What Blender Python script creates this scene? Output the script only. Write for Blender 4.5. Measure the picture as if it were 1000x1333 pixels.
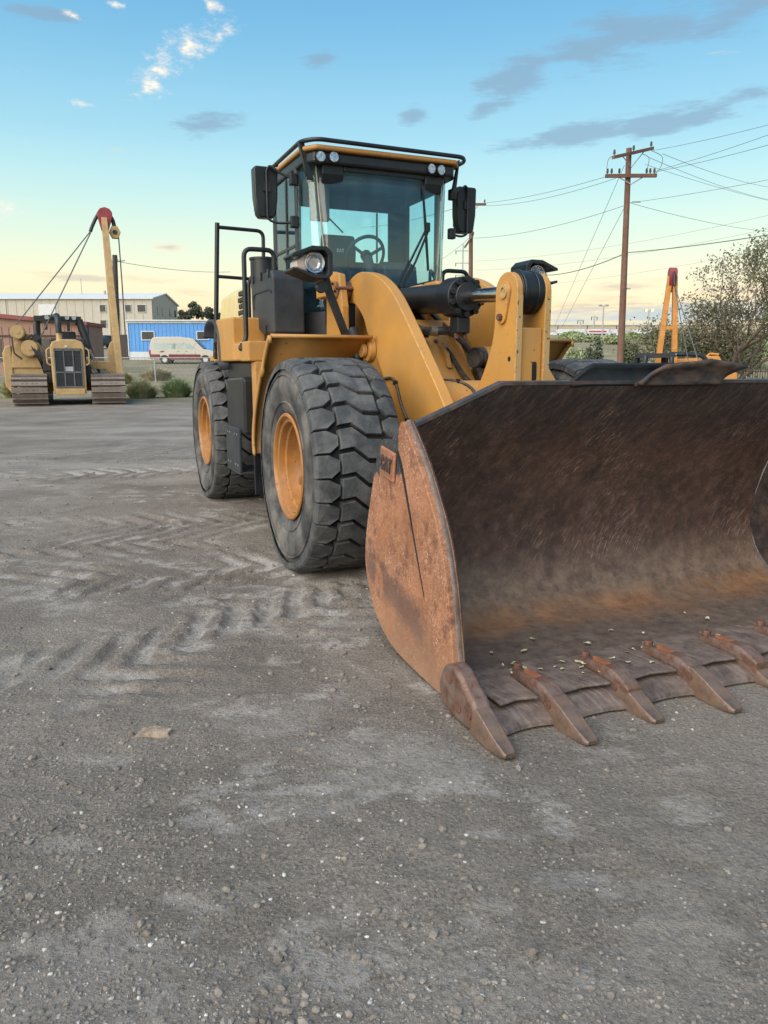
import bpy, math, random
import numpy as np
from mathutils import Vector, Matrix, Euler

for _o in list(bpy.data.objects):
    bpy.data.objects.remove(_o, do_unlink=True)
SC = bpy.context.scene
COL = SC.collection
R = math.radians
rng = random.Random(7)

# ------------------------------------------------------------------ camera
cam_data = bpy.data.cameras.new('camera')
cam = bpy.data.objects.new('camera', cam_data)
COL.objects.link(cam)
cam_data.sensor_fit = 'VERTICAL'
cam_data.sensor_height = 36.0
cam_data.lens = 36.0 * 991.0 / 1333.0
cam_data.clip_start = 0.05
cam_data.clip_end = 8000.0
cam.location = (0, 0, 1.452)
cam.rotation_euler = (math.pi / 2 - 0.189, 0, 0)
SC.camera = cam

# ------------------------------------------------------------------ sky, sun, exposure
SKY_STRENGTH = 0.1          # strength of the sky texture
SUN_EL, SUN_ROT = R(14.0), R(215.0)
world = bpy.data.worlds.new('World')
SC.world = world
world.use_nodes = True
wt = world.node_tree
for n in list(wt.nodes):
    wt.nodes.remove(n)


def wnode(kind, **kw):
    n = wt.nodes.new(kind)
    for k, v in kw.items():
        setattr(n, k, v)
    return n


def wlink(a, b):
    wt.links.new(a, b)


def wmath(op, a, b=None, c=None, clamp=False):
    n = wnode('ShaderNodeMath', operation=op, use_clamp=clamp)
    for i, v in enumerate((a, b, c)):
        if v is None:
            continue
        if isinstance(v, (int, float)):
            n.inputs[i].default_value = v
        else:
            wlink(v, n.inputs[i])
    return n.outputs[0]


def wmix(fac, a, b, blend='MIX'):
    n = wnode('ShaderNodeMix', data_type='RGBA', blend_type=blend)
    n.clamp_factor = True
    for sock, v in ((n.inputs[0], fac), (n.inputs[6], a), (n.inputs[7], b)):
        if isinstance(v, (int, float)):
            sock.default_value = v
        elif isinstance(v, tuple):
            sock.default_value = (*v, 1) if len(v) == 3 else v
        else:
            wlink(v, sock)
    return n.outputs[2]


def srgb(r, g, b):
    f = lambda c: (c / 255 / 12.92) if c / 255 <= 0.04045 else ((c / 255 + 0.055) / 1.055) ** 2.4
    return (f(r), f(g), f(b))


tc = wnode('ShaderNodeTexCoord')
sep = wnode('ShaderNodeSeparateXYZ')
wlink(tc.outputs['Generated'], sep.inputs[0])
el = wmath('MULTIPLY', wmath('ARCSINE', sep.outputs[2]), 180 / math.pi)           # degrees
az = wmath('MULTIPLY', wmath('ARCTAN2', sep.outputs[0], sep.outputs[1]), 180 / math.pi)
ramp = wnode('ShaderNodeValToRGB')
ramp.color_ramp.interpolation = 'B_SPLINE'
stops = [(-4, (170, 170, 158)), (1.0, (242, 214, 172)), (3.6, (248, 228, 182)), (6.0, (244, 238, 200)), (8.5, (222, 238, 214)),
         (11.5, (192, 230, 226)), (15, (160, 213, 231)), (21, (112, 179, 218)), (27, (90, 160, 208)), (50, (84, 150, 200)), (90, (82, 144, 194))]
E0, E1 = -5.0, 95.0
els = ramp.color_ramp.elements
while len(els) < len(stops):
    els.new(0.5)
for e, (d, c) in zip(els, stops):
    e.position = (d - E0) / (E1 - E0)
    e.color = (*srgb(*c), 1)
fac = wnode('ShaderNodeMapRange')
fac.inputs[1].default_value = E0
fac.inputs[2].default_value = E1
wlink(el, fac.inputs[0])
wlink(fac.outputs[0], ramp.inputs[0])
nish = wnode('ShaderNodeTexSky', sky_type='NISHITA')
nish.sun_disc = False
nish.sun_elevation = SUN_EL
nish.sun_rotation = SUN_ROT
nish.dust_density = 2.0
nscaled = wmix(1.0, nish.outputs[0], (SKY_STRENGTH * 0.9,) * 3, 'MULTIPLY')
sky_col = wmix(0.22, ramp.outputs[0], nscaled)

# clouds, laid out by compass direction and height above the horizon (degrees)
cv = wnode('ShaderNodeCombineXYZ')
wlink(az, cv.inputs[0])
wlink(el, cv.inputs[1])


def wnoise(sx, sy, detail, rough, off, scale=1.0):
    m = wnode('ShaderNodeMapping')
    m.inputs['Scale'].default_value = (sx, sy, 1)
    m.inputs['Location'].default_value = (off, off * 0.7, off)
    wlink(cv.outputs[0], m.inputs[0])
    n = wnode('ShaderNodeTexNoise')
    n.inputs['Scale'].default_value = scale
    n.inputs['Detail'].default_value = detail
    n.inputs['Roughness'].default_value = rough
    wlink(m.outputs[0], n.inputs['Vector'])
    return n.outputs[0]


def cloud_mask(blobs):
    acc = None
    for (ca, ce, wa, we, tilt) in blobs:
        m = wnode('ShaderNodeMapping', vector_type='TEXTURE')
        m.inputs['Location'].default_value = (ca, ce, 0)
        m.inputs['Rotation'].default_value = (0, 0, R(tilt))
        m.inputs['Scale'].default_value = (wa, we, 1)
        wlink(cv.outputs[0], m.inputs[0])
        ln = wnode('ShaderNodeVectorMath', operation='LENGTH')
        wlink(m.outputs[0], ln.inputs[0])
        v = wmath('SUBTRACT', 1.0, ln.outputs['Value'], clamp=True)
        acc = v if acc is None else wmath('MAXIMUM', acc, v)
    return acc


def density(mask, noise, gain, thr, soft):
    s = wmath('ADD', wmath('MULTIPLY', wmath('POWER', mask, 0.7), gain), wmath('MULTIPLY', wmath('SUBTRACT', noise, 0.5), 2.6))
    mr = wnode('ShaderNodeMapRange', interpolation_type='SMOOTHSTEP')
    mr.inputs[1].default_value = thr
    mr.inputs[2].default_value = thr + soft
    wlink(s, mr.inputs[0])
    return mr.outputs[0]


def pix_dir(px, py):
    x, y = (px - 500) / 991, -(py - 666.5) / 991
    d = Vector((x, math.cos(.189) + y * math.sin(.189), -math.sin(.189) + y * math.cos(.189))).normalized()
    return math.degrees(math.atan2(d.x, d.y)), math.degrees(math.asin(d.z))


def blob(px, py, w, h, tilt=0):
    a, e = pix_dir(px, py)
    return (a, e, w / 991 * 57.3 * 0.5, h / 991 * 57.3 * 0.5, tilt)


grey = cloud_mask([blob(815, 48, 300, 80, 8), blob(670, 105, 150, 70, 25), blob(960, 18, 160, 50, 5), blob(760, 172, 300, 44, 8),
                   blob(930, 142, 330, 36, 9), blob(850, 155, 260, 34, 8), blob(270, 160, 130, 42, 10),
                   blob(540, 150, 60, 34, 10), blob(420, 78, 90, 30, 10),
                   blob(60, 18, 120, 20, 0), blob(630, 140, 70, 30, 10),
                   (-60, 14, 40, 6, 5), (70, 18, 50, 7, -5), (150, 16, 50, 7, 4), (-130, 20, 50, 8, 0)])
white = cloud_mask([blob(245, 60, 150, 56, 18), blob(195, 116, 84, 38, 14), blob(212, 92, 90, 40, 20), blob(275, 6, 50, 24, -20), blob(292, 38, 70, 30, 25),
                    blob(10, 275, 50, 36, 0), blob(110, 136, 44, 14, 0), blob(150, 6, 30, 12, 0), blob(95, 20, 50, 12, -15)])
low = cloud_mask([blob(220, 322, 70, 16, -3), blob(85, 361, 170, 16, -3), blob(215, 372, 170, 24, -8), blob(250, 408, 220, 44, 0), blob(770, 398, 260, 46, 2),
                  blob(820, 372, 200, 22, 3), (40, 4.5, 30, 3, 0), (-60, 4, 40, 3, 0), (110, 5, 50, 3, 0), (-130, 5, 60, 3, 0)])
band = cloud_mask([blob(880, 411, 560, 36, 1), (60, 3.2, 30, 1.6, 0)])
n1 = wnoise(0.20, 0.95, 8, 0.64, 3.1)
n2 = wnoise(0.75, 1.45, 10, 0.70, 11.7)
n3 = wnoise(0.16, 1.3, 8, 0.64, 21.3)
dg = density(grey, n1, 1.25, 0.48, 0.6)
dw = density(white, n2, 1.05, 0.50, 1.0)
dl = density(low, n3, 1.0, 0.40, 0.7)
db = density(band, n3, 1.2, 0.35, 0.8)
c1 = wmix(wmath('MULTIPLY', dg, 0.7), sky_col, srgb(126, 153, 176))
c2 = wmix(wmath('MULTIPLY', dl, 0.62), c1, wmix(wmath('SUBTRACT', 1.25, wmath('MULTIPLY', dl, 1.1), clamp=True), srgb(176, 172, 172), srgb(244, 205, 160)))
c3 = wmix(wmath('MULTIPLY', db, 0.8), c2, srgb(170, 188, 198))
c4 = wmix(wmath('MULTIPLY', dw, 0.9), c3, wmix(dw, srgb(222, 214, 205), srgb(255, 238, 212)))
bg = wnode('ShaderNodeBackground')
bg.inputs[1].default_value = 0.80
wlink(c4, bg.inputs[0])
wo = wnode('ShaderNodeOutputWorld')
wlink(bg.outputs[0], wo.inputs[0])

sun_d = bpy.data.lights.new('sun', 'SUN')
sun = bpy.data.objects.new('sun', sun_d)
COL.objects.link(sun)
sun_d.energy = 3.3
sun_d.angle = R(75)
sun_d.color = (1.0, 0.90, 0.78)
sun.rotation_euler = (R(50), 0, R(-38))
SC.view_settings.view_transform = 'Standard'
SC.view_settings.look = 'None'
SC.view_settings.gamma = 1.0
SC.view_settings.exposure = 0.75
SC.view_settings.use_curve_mapping = False
try:
    SC.cycles.max_bounces = 6
    SC.cycles.transparent_max_bounces = 12
except Exception:
    pass


# ------------------------------------------------------------------ material helpers
def M(name, color, rough=0.6, metal=0.0, var=0.25, vscale=6.0, dust=None, dust_amt=0.4, dscale=2.5, chips=None, chip_thr=0.70, cscale=40.0,
      bump=0.0, bscale=60.0, edge=None, stretch=None, coat=0.0, detail=6, topdust=0.0, spec=0.5):
    """a worn, slightly uneven surface: base colour with tonal variation, patches of dust, chips and fine relief"""
    m = bpy.data.materials.new(name)
    m.use_nodes = True
    t = m.node_tree
    b = t.nodes['Principled BSDF']
    L = t.links.new
    tcn = t.nodes.new('ShaderNodeTexCoord')
    vec = tcn.outputs['Object']
    if stretch:
        mp = t.nodes.new('ShaderNodeMapping')
        mp.inputs['Scale'].default_value = stretch
        L(vec, mp.inputs[0])
        vec2 = mp.outputs[0]
    else:
        vec2 = vec

    def noise(v, s, d=detail, r=0.6):
        n = t.nodes.new('ShaderNodeTexNoise')
        n.inputs['Scale'].default_value = s
        n.inputs['Detail'].default_value = d
        n.inputs['Roughness'].default_value = r
        L(v, n.inputs['Vector'])
        return n.outputs[0]

    def mr(v, a, b2, c=0.0, d=1.0):
        n = t.nodes.new('ShaderNodeMapRange')
        for i, x in enumerate((a, b2, c, d)):
            n.inputs[i + 1].default_value = x
        L(v, n.inputs[0])
        return n.outputs[0]

    def mix(f, a, c, blend='MIX'):
        n = t.nodes.new('ShaderNodeMix')
        n.data_type = 'RGBA'
        n.blend_type = blend
        for s, v in ((n.inputs[0], f), (n.inputs[6], a), (n.inputs[7], c)):
            if isinstance(v, (int, float)):
                s.default_value = v
            elif isinstance(v, tuple):
                s.default_value = (*v, 1)
            else:
                L(v, s)
        return n.outputs[2]

    col = color
    if var > 0:
        n = mr(noise(vec2, vscale), 0.3, 0.7)
        lo = tuple(c * (1 - var) for c in color)
        hi = tuple(min(1, c * (1 + var)) for c in color)
        col = mix(n, lo, hi)
    rsock = None
    if dust:
        dn = mr(noise(vec2, dscale, 7, 0.65), 0.42, 0.68)
        f = t.nodes.new('ShaderNodeMath')
        f.operation = 'MULTIPLY'
        L(dn, f.inputs[0])
        f.inputs[1].default_value = dust_amt
        fo = f.outputs[0]
        if topdust:
            g = t.nodes.new('ShaderNodeNewGeometry')
            sp = t.nodes.new('ShaderNodeSeparateXYZ')
            L(g.outputs['Normal'], sp.inputs[0])
            up = mr(sp.outputs[2], 0.35, 0.95, 0, topdust)
            a = t.nodes.new('ShaderNodeMath')
            a.operation = 'MAXIMUM'
            L(fo, a.inputs[0])
            L(up, a.inputs[1])
            fo = a.outputs[0]
        col = mix(fo, col, dust)
        rsock = mr(fo, 0, 1, rough, min(1, rough + 0.3))
    if chips:
        cn = mr(noise(vec, cscale, 3, 0.5), chip_thr, chip_thr + 0.03)
        col = mix(cn, col, chips)
    if edge:
        # paint rubbed off along the corners
        bv = t.nodes.new('ShaderNodeBevel')
        bv.samples = 4
        bv.inputs['Radius'].default_value = 0.016
        gg = t.nodes.new('ShaderNodeNewGeometry')
        dt = t.nodes.new('ShaderNodeVectorMath')
        dt.operation = 'DOT_PRODUCT'
        L(bv.outputs[0], dt.inputs[0])
        L(gg.outputs['True Normal'], dt.inputs[1])
        em = mr(dt.outputs['Value'], 0.985, 0.90)
        ef = t.nodes.new('ShaderNodeMath')
        ef.operation = 'MULTIPLY'
        L(em, ef.inputs[0])
        L(mr(noise(vec, 24, 5, 0.7), 0.44, 0.58), ef.inputs[1])
        col = mix(ef.outputs[0], col, edge)
    if isinstance(col, tuple):
        b.inputs['Base Color'].default_value = (*col, 1)
    else:
        L(col, b.inputs['Base Color'])
    if rsock is not None:
        L(rsock, b.inputs['Roughness'])
    else:
        b.inputs['Roughness'].default_value = rough
    b.inputs['Metallic'].default_value = metal
    b.inputs['Specular IOR Level'].default_value = spec
    if coat:
        b.inputs['Coat Weight'].default_value = coat
        b.inputs['Coat Roughness'].default_value = 0.25
    if bump:
        bn = t.nodes.new('ShaderNodeBump')
        bn.inputs['Strength'].default_value = bump
        bn.inputs['Distance'].default_value = 0.01
        L(noise(vec2, bscale, 4, 0.6), bn.inputs['Height'])
        L(bn.outputs[0], b.inputs['Normal'])
    return m


DUST = (0.34, 0.29, 0.23)
MAT = {}
MAT['yellow'] = M('machine_yellow_paint', (0.45, 0.222, 0.046), 0.5, var=0.14, vscale=3.0, dust=(0.33, 0.205, 0.095), dust_amt=0.5, dscale=2.6, chips=(0.11, 0.06, 0.035),
                  chip_thr=0.70, cscale=26, bump=0.06, bscale=25, topdust=0.3, edge=(0.17, 0.09, 0.045))
MAT['yellow_sheet'] = M('fender_sheet_paint', (0.43, 0.215, 0.048), 0.52, var=0.16, vscale=3.0, dust=(0.27, 0.175, 0.09), dust_amt=0.6, dscale=3.2, chips=(0.11, 0.06, 0.035), chip_thr=0.70, cscale=26, bump=0.06, bscale=25, topdust=0.3)
MAT['yellow_clean'] = M('smooth_arm_paint', (0.46, 0.228, 0.048), 0.44, var=0.12, vscale=2.0, dust=(0.33, 0.195, 0.08), dust_amt=0.55, dscale=2.2, chips=(0.17, 0.085, 0.04),
                        chip_thr=0.70, cscale=34, bump=0.05, bscale=18, edge=(0.20, 0.105, 0.05))
MAT['yellow_edge'] = M('scuffed_edge_paint', (0.42, 0.27, 0.10), 0.6, var=0.2, vscale=9.0, dust=(0.30, 0.22, 0.13), dust_amt=0.6, dscale=9, chips=(0.10, 0.05, 0.03), chip_thr=0.62, cscale=45)
MAT['rim'] = M('orange_rim_paint', (0.33, 0.145, 0.036), 0.42, var=0.25, vscale=7, dust=(0.20, 0.105, 0.045), dust_amt=0.7, dscale=5, chips=(0.13, 0.05, 0.02), chip_thr=0.70, cscale=30)
MAT['black'] = M('satin_black_paint', (0.008, 0.0105, 0.014), 0.38, var=0.3, vscale=5, dust=(0.10, 0.10, 0.10), dust_amt=0.10, dscale=4, topdust=0.10, spec=0.4)
MAT['plastic'] = M('dark_grey_plastic', (0.018, 0.023, 0.030), 0.5, var=0.2, vscale=8, dust=(0.13, 0.13, 0.13), dust_amt=0.18, dscale=3, topdust=0.15, spec=0.4)
MAT['cabgrey'] = M('cab_dark_grey', (0.024, 0.030, 0.038), 0.5, var=0.15, vscale=4, dust=(0.15, 0.14, 0.13), dust_amt=0.15, dscale=3, spec=0.4)
MAT['interior'] = M('cab_interior', (0.030, 0.037, 0.045), 0.75, var=0.2, vscale=4)
MAT['headliner'] = M('cab_headliner', (0.10, 0.11, 0.12), 0.8, var=0.15, vscale=3)
MAT['rubber'] = M('tyre_rubber', (0.040, 0.042, 0.045), 0.8, var=0.3, vscale=10, dust=(0.21, 0.195, 0.178), dust_amt=0.8, dscale=3, bump=0.25, bscale=60, spec=0.3)
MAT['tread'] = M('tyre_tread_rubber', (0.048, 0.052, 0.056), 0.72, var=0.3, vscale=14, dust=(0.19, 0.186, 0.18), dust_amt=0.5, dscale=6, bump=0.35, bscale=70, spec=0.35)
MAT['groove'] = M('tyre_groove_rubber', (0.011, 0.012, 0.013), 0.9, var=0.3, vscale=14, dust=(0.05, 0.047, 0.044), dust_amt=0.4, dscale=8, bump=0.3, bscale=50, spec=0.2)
MAT['chrome'] = M('polished_rod', (0.75, 0.74, 0.72), 0.16, 1.0, var=0.08)
MAT['steel'] = M('bare_steel', (0.35, 0.33, 0.31), 0.4, 0.8, var=0.2)
MAT['hose'] = M('hose_rubber', (0.018, 0.018, 0.02), 0.5, var=0.3, dust=(0.2, 0.18, 0.15), dust_amt=0.4, dscale=8)
MAT['lens'] = M('lamp_reflector', (0.50, 0.54, 0.60), 0.10, 0.9, var=0.45, vscale=45, bump=1.0, bscale=28)
MAT['rustbolt'] = M('rusty_bolt', (0.13, 0.065, 0.045), 0.7, 0.2, var=0.4, vscale=20)
MAT['white'] = M('white_print', (0.75, 0.75, 0.73), 0.6, var=0.05)


def glass_mat(name, tint, trans, rough=0.02, spec=1.0):
    m = bpy.data.materials.new(name)
    m.use_nodes = True
    t = m.node_tree
    for n in list(t.nodes):
        t.nodes.remove(n)
    out = t.nodes.new('ShaderNodeOutputMaterial')
    tr = t.nodes.new('ShaderNodeBsdfTransparent')
    tr.inputs[0].default_value = (*tint, 1)
    gl = t.nodes.new('ShaderNodeBsdfGlossy')
    gl.inputs['Roughness'].default_value = rough
    df = t.nodes.new('ShaderNodeBsdfDiffuse')
    df.inputs[0].default_value = (0.13, 0.26, 0.36, 1)  # blue diffuse film puts hazy sky reflections into the glass colour
    lw = t.nodes.new('ShaderNodeLayerWeight')
    lw.inputs['Blend'].default_value = 0.5
    pw = t.nodes.new('ShaderNodeMath')
    pw.operation = 'POWER'
    t.links.new(lw.outputs['Facing'], pw.inputs[0])
    pw.inputs[1].default_value = 4.0
    fr = t.nodes.new('ShaderNodeMath')
    fr.operation = 'MULTIPLY_ADD'
    t.links.new(pw.outputs[0], fr.inputs[0])
    fr.inputs[1].default_value = 0.6
    fr.inputs[2].default_value = 0.05
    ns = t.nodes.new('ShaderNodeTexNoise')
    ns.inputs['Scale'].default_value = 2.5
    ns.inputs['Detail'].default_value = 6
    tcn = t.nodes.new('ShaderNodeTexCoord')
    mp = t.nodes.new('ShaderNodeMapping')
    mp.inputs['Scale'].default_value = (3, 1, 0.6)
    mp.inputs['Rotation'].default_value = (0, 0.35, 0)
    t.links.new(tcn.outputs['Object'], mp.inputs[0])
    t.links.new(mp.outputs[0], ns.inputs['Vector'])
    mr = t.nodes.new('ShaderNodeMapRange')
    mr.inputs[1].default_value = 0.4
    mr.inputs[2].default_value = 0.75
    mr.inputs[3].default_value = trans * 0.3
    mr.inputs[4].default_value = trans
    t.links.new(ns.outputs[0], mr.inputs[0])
    m1 = t.nodes.new('ShaderNodeMixShader')
    t.links.new(mr.outputs[0], m1.inputs[0])
    t.links.new(tr.outputs[0], m1.inputs[1])
    t.links.new(df.outputs[0], m1.inputs[2])
    m2 = t.nodes.new('ShaderNodeMixShader')
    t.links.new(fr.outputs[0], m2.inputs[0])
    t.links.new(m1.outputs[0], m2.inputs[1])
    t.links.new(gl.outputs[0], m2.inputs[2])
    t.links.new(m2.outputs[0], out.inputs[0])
    return m


MAT['glass'] = glass_mat('cab_glass', (0.83, 0.97, 1.0), 0.08)  # bluish tint also carries the colour of reflected sky
MAT['car_glass'] = M('dark_window_glass', (0.035, 0.05, 0.055), 0.08, var=0.2, vscale=1.5, spec=0.8)
MAT['pale_glass'] = M('sky_reflecting_window', (0.16, 0.24, 0.24), 0.1, var=0.25, vscale=0.8, spec=0.8)
MAT['clear'] = glass_mat('clear_lens', (0.95, 0.96, 0.97), 0.05)


# ------------------------------------------------------------------ mesh helpers
class MB:
    """collects faces and builds ONE mesh object"""

    def __init__(s):
        s.v, s.f = [], []
        s.marks = []

    def add(s, vs, fs, mat=None):
        b = len(s.v)
        s.marks.append((b, len(s.f)))
        if mat is not None:
            vs = [mat @ Vector(q) for q in vs]
        s.v += [tuple(q) for q in vs]
        s.f += [tuple(i + b for i in q) for q in fs]
        return s

    def box(s, x0, x1, y0, y1, z0, z1, mat=None):
        vs = [(x, y, z) for z in (z0, z1) for y in (y0, y1) for x in (x0, x1)]
        return s.add(vs, [(0, 2, 3, 1), (4, 5, 7, 6), (0, 1, 5, 4), (1, 3, 7, 5), (3, 2, 6, 7), (2, 0, 4, 6)], mat)

    def prism(s, poly, a, b, axis='x', mat=None):
        """extrude a 2-D outline along an axis; 'x': (y,z), 'y': (x,z), 'z': (x,y)"""
        ar = sum(poly[i][0] * poly[(i + 1) % len(poly)][1] - poly[(i + 1) % len(poly)][0] * poly[i][1] for i in range(len(poly)))
        if (ar < 0) != (axis == 'y'):
            poly = poly[::-1]
        if a > b:
            a, b = b, a
        n = len(poly)
        P3 = {'x': lambda p, t: (t, p[0], p[1]), 'y': lambda p, t: (p[0], t, p[1]), 'z': lambda p, t: (p[0], p[1], t)}[axis]
        vs = [P3(p, a) for p in poly] + [P3(p, b) for p in poly]
        fs = [tuple(range(n))[::-1], tuple(range(n, 2 * n))]
        fs += [(i, (i + 1) % n, (i + 1) % n + n, i + n) for i in range(n)]
        return s.add(vs, fs, mat)

    def cyl(s, p0, p1, r0, r1=None, n=16, mat=None):
        r1 = r0 if r1 is None else r1
        p0, p1 = Vector(p0), Vector(p1)
        d = (p1 - p0).normalized()
        u = d.orthogonal().normalized()
        w = d.cross(u)
        vs = []
        for p, r in ((p0, r0), (p1, r1)):
            for i in range(n):
                t = 2 * math.pi * i / n
                vs.append(p + (u * math.cos(t) + w * math.sin(t)) * r)
        fs = [tuple(range(n))[::-1], tuple(range(n, 2 * n))] + [(i, (i + 1) % n, (i + 1) % n + n, i + n) for i in range(n)]
        return s.add(vs, fs, mat)

    def tube(s, pts, r, n=8, fillet=0.0, radii=None, mat=None):
        pts = [Vector(p) for p in pts]
        if fillet > 0:
            out = [pts[0]]
            for i in range(1, len(pts) - 1):
                a, b, c = pts[i - 1], pts[i], pts[i + 1]
                da, dc = (a - b), (c - b)
                k = min(fillet, da.length * 0.45, dc.length * 0.45)
                pa, pc = b + da.normalized() * k, b + dc.normalized() * k
                for j in range(6):
                    t = j / 5
                    out.append(pa * (1 - t) ** 2 + b * 2 * t * (1 - t) + pc * t * t)
            out.append(pts[-1])
            pts = out
        m = len(pts)
        vs = []
        up = None
        for i, p in enumerate(pts):
            d = (pts[min(i + 1, m - 1)] - pts[max(i - 1, 0)]).normalized()
            if up is None:
                up = d.orthogonal().normalized()
            else:
                up = (up - d * up.dot(d))
                up = up.normalized() if up.length > 1e-6 else d.orthogonal().normalized()
            w = d.cross(up)
            rr = radii[i] if radii else r
            for k in range(n):
                t = 2 * math.pi * k / n
                vs.append(p + (up * math.cos(t) + w * math.sin(t)) * rr)
        fs = [tuple(range(n))[::-1], tuple(range((m - 1) * n, m * n))]
        for i in range(m - 1):
            for k in range(n):
                k2 = (k + 1) % n
                fs.append((i * n + k, i * n + k2, (i + 1) * n + k2, (i + 1) * n + k))
        return s.add(vs, fs, mat)

    def lathe(s, prof, n=48, mat=None, close=False, caps=False):
        """profile of (axial x, radius) pairs turned about the x axis"""
        m = len(prof)
        vs = []
        for (x, r) in prof:
            for k in range(n):
                t = 2 * math.pi * k / n
                vs.append((x, r * math.cos(t), r * math.sin(t)))
        fs = []
        for i in range(m - 1 + (1 if close else 0)):
            j = (i + 1) % m
            for k in range(n):
                k2 = (k + 1) % n
                fs.append((i * n + k, j * n + k, j * n + k2, i * n + k2))
        if caps:
            if prof[0][1] > 1e-4:
                fs.append(tuple(range(n)))
            if prof[-1][1] > 1e-4:
                fs.append(tuple(range((m - 1) * n, m * n))[::-1])
        return s.add(vs, fs, mat)

    def grid(s, rows):
        """rows of equal-length point lists -> quads"""
        n = len(rows[0])
        vs = [p for r in rows for p in r]
        fs = [(i * n + k, i * n + k + 1, (i + 1) * n + k + 1, (i + 1) * n + k) for i in range(len(rows) - 1) for k in range(n - 1)]
        return s.add(vs, fs)

    def flipx(s):
        o = MB()
        o.marks = list(s.marks)
        o.v = [(-x, y, z) for x, y, z in s.v]
        o.f = [q[::-1] for q in s.f]
        return o

    def pieces(s):
        out = []
        for i, (v0, f0) in enumerate(s.marks):
            v1, f1 = s.marks[i + 1] if i + 1 < len(s.marks) else (len(s.v), len(s.f))
            p = MB()
            p.v = s.v[v0:v1]
            p.f = [tuple(k - v0 for k in q) for q in s.f[f0:f1]]
            out.append(p)
        return out

    def build(s, name, mat, parent=None, smooth=None, bevel=0.0, seg=2, solid=0.0, subsurf=0, each=False):
        if each:
            return [p.build(name, mat, parent, smooth, bevel, seg, solid, subsurf) for p in s.pieces()]
        me = bpy.data.meshes.new(name)
        me.from_pydata(s.v, [], s.f)
        me.update()
        o = bpy.data.objects.new(name, me)
        COL.objects.link(o)
        me.materials.append(MAT[mat] if isinstance(mat, str) else mat)
        if parent is not None:
            o.parent = parent
        if solid:
            md = o.modifiers.new('solid', 'SOLIDIFY')
            md.thickness = solid
            md.offset = 0
        if bevel:
            md = o.modifiers.new('bevel', 'BEVEL')
            md.width = bevel
            md.segments = seg
            md.limit_method = 'ANGLE'
            md.angle_limit = R(35)
            md.use_clamp_overlap = True
        if subsurf:
            md = o.modifiers.new('sub', 'SUBSURF')
            md.levels = md.render_levels = subsurf
        if smooth is not None:
            me.shade_smooth()
            me.set_sharp_from_angle(angle=R(smooth))
        return o


def empty(name, loc=(0, 0, 0), rz=0.0, parent=None):
    o = bpy.data.objects.new(name, None)
    COL.objects.link(o)
    o.location = loc
    o.rotation_euler = (0, 0, rz)
    o.empty_display_size = 0.2
    if parent is not None:
        o.parent = parent
    return o


def tag(o, label, cat, group=None):
    o['label'] = label
    o['category'] = cat
    if group:
        o['group'] = group
    return o


def copy_tree(o, parent=None):
    c = o.copy()
    COL.objects.link(c)
    c.parent = parent
    for ch in list(o.children):
        copy_tree(ch, c)
    return c


def rotm(ax, deg, at=(0, 0, 0)):
    at = Vector(at)
    return Matrix.Translation(at) @ Matrix.Rotation(R(deg), 4, ax)


def letters_cat(h, depth, gap=0.12):
    """block letters C A T in the x-z plane, lower left corner at the origin, facing -y"""
    b = MB()
    w = h * 0.62
    st = h * 0.22
    c = [(0, st * 0.6), (0, h - st * 0.6), (st * 0.6, h), (w - st * 0.6, h), (w, h - st * 0.6), (w, h * 0.62), (w - st, h * 0.62), (w - st, h - st), (st, h - st), (st, st),
         (w - st, st), (w - st, h * 0.38), (w, h * 0.38), (w, st * 0.6), (w - st * 0.6, 0), (st * 0.6, 0)]
    b.prism(c, -depth, 0, 'y')
    x = w + gap * h
    wa = w * 1.2
    b.prism([(x, 0), (x + wa * 0.36, h), (x + wa * 0.64, h), (x + wa, 0), (x + wa - st, 0), (x + wa * 0.74, h * 0.26), (x + wa * 0.5, h * 0.74), (x + wa * 0.26, h * 0.26), (x + st, 0)], -depth, 0, 'y')
    b.prism([(x + wa * 0.26, h * 0.2), (x + wa * 0.5, h * 0.42), (x + wa * 0.74, h * 0.2)], -depth * 0.9, 0, 'y')
    x += wa + gap * h * 0.6
    b.prism([(x, h), (x + w, h), (x + w, h - st), (x + w / 2 + st / 2, h - st), (x + w / 2 + st / 2, 0), (x + w / 2 - st / 2, 0), (x + w / 2 - st / 2, h - st), (x, h - st)], -depth, 0, 'y')
    return b, x + w


# ------------------------------------------------------------------ terrain
def sstep(a, b, x):
    t = np.clip((x - a) / (b - a), 0, 1)
    return t * t * (3 - 2 * t)


TY = [-60, 0, 20, 24, 27, 32, 36, 50, 70, 80, 90, 140, 300, 500, 900, 3000, 6000]
TZ = [0, 0, 0.03, 0.10, 0.15, 0.22, 0.72, 1.2, 1.66, 2.4, 3.4, 6.2, 12.9, 21.6, 42.5, 150, 300]


def terrain(x, y):
    z = np.interp(y, TY, TZ)
    dip = sstep(5, 10, x) * sstep(14, 24, y) * (1 - sstep(48, 95, y))
    return z - dip * (np.interp(y, [0, 24, 33, 50, 95], [0.9, 1.45, 1.9, 2.4, 1.2]))


def tz(x, y):
    return float(terrain(np.array(float(x)), np.array(float(y))))


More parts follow.
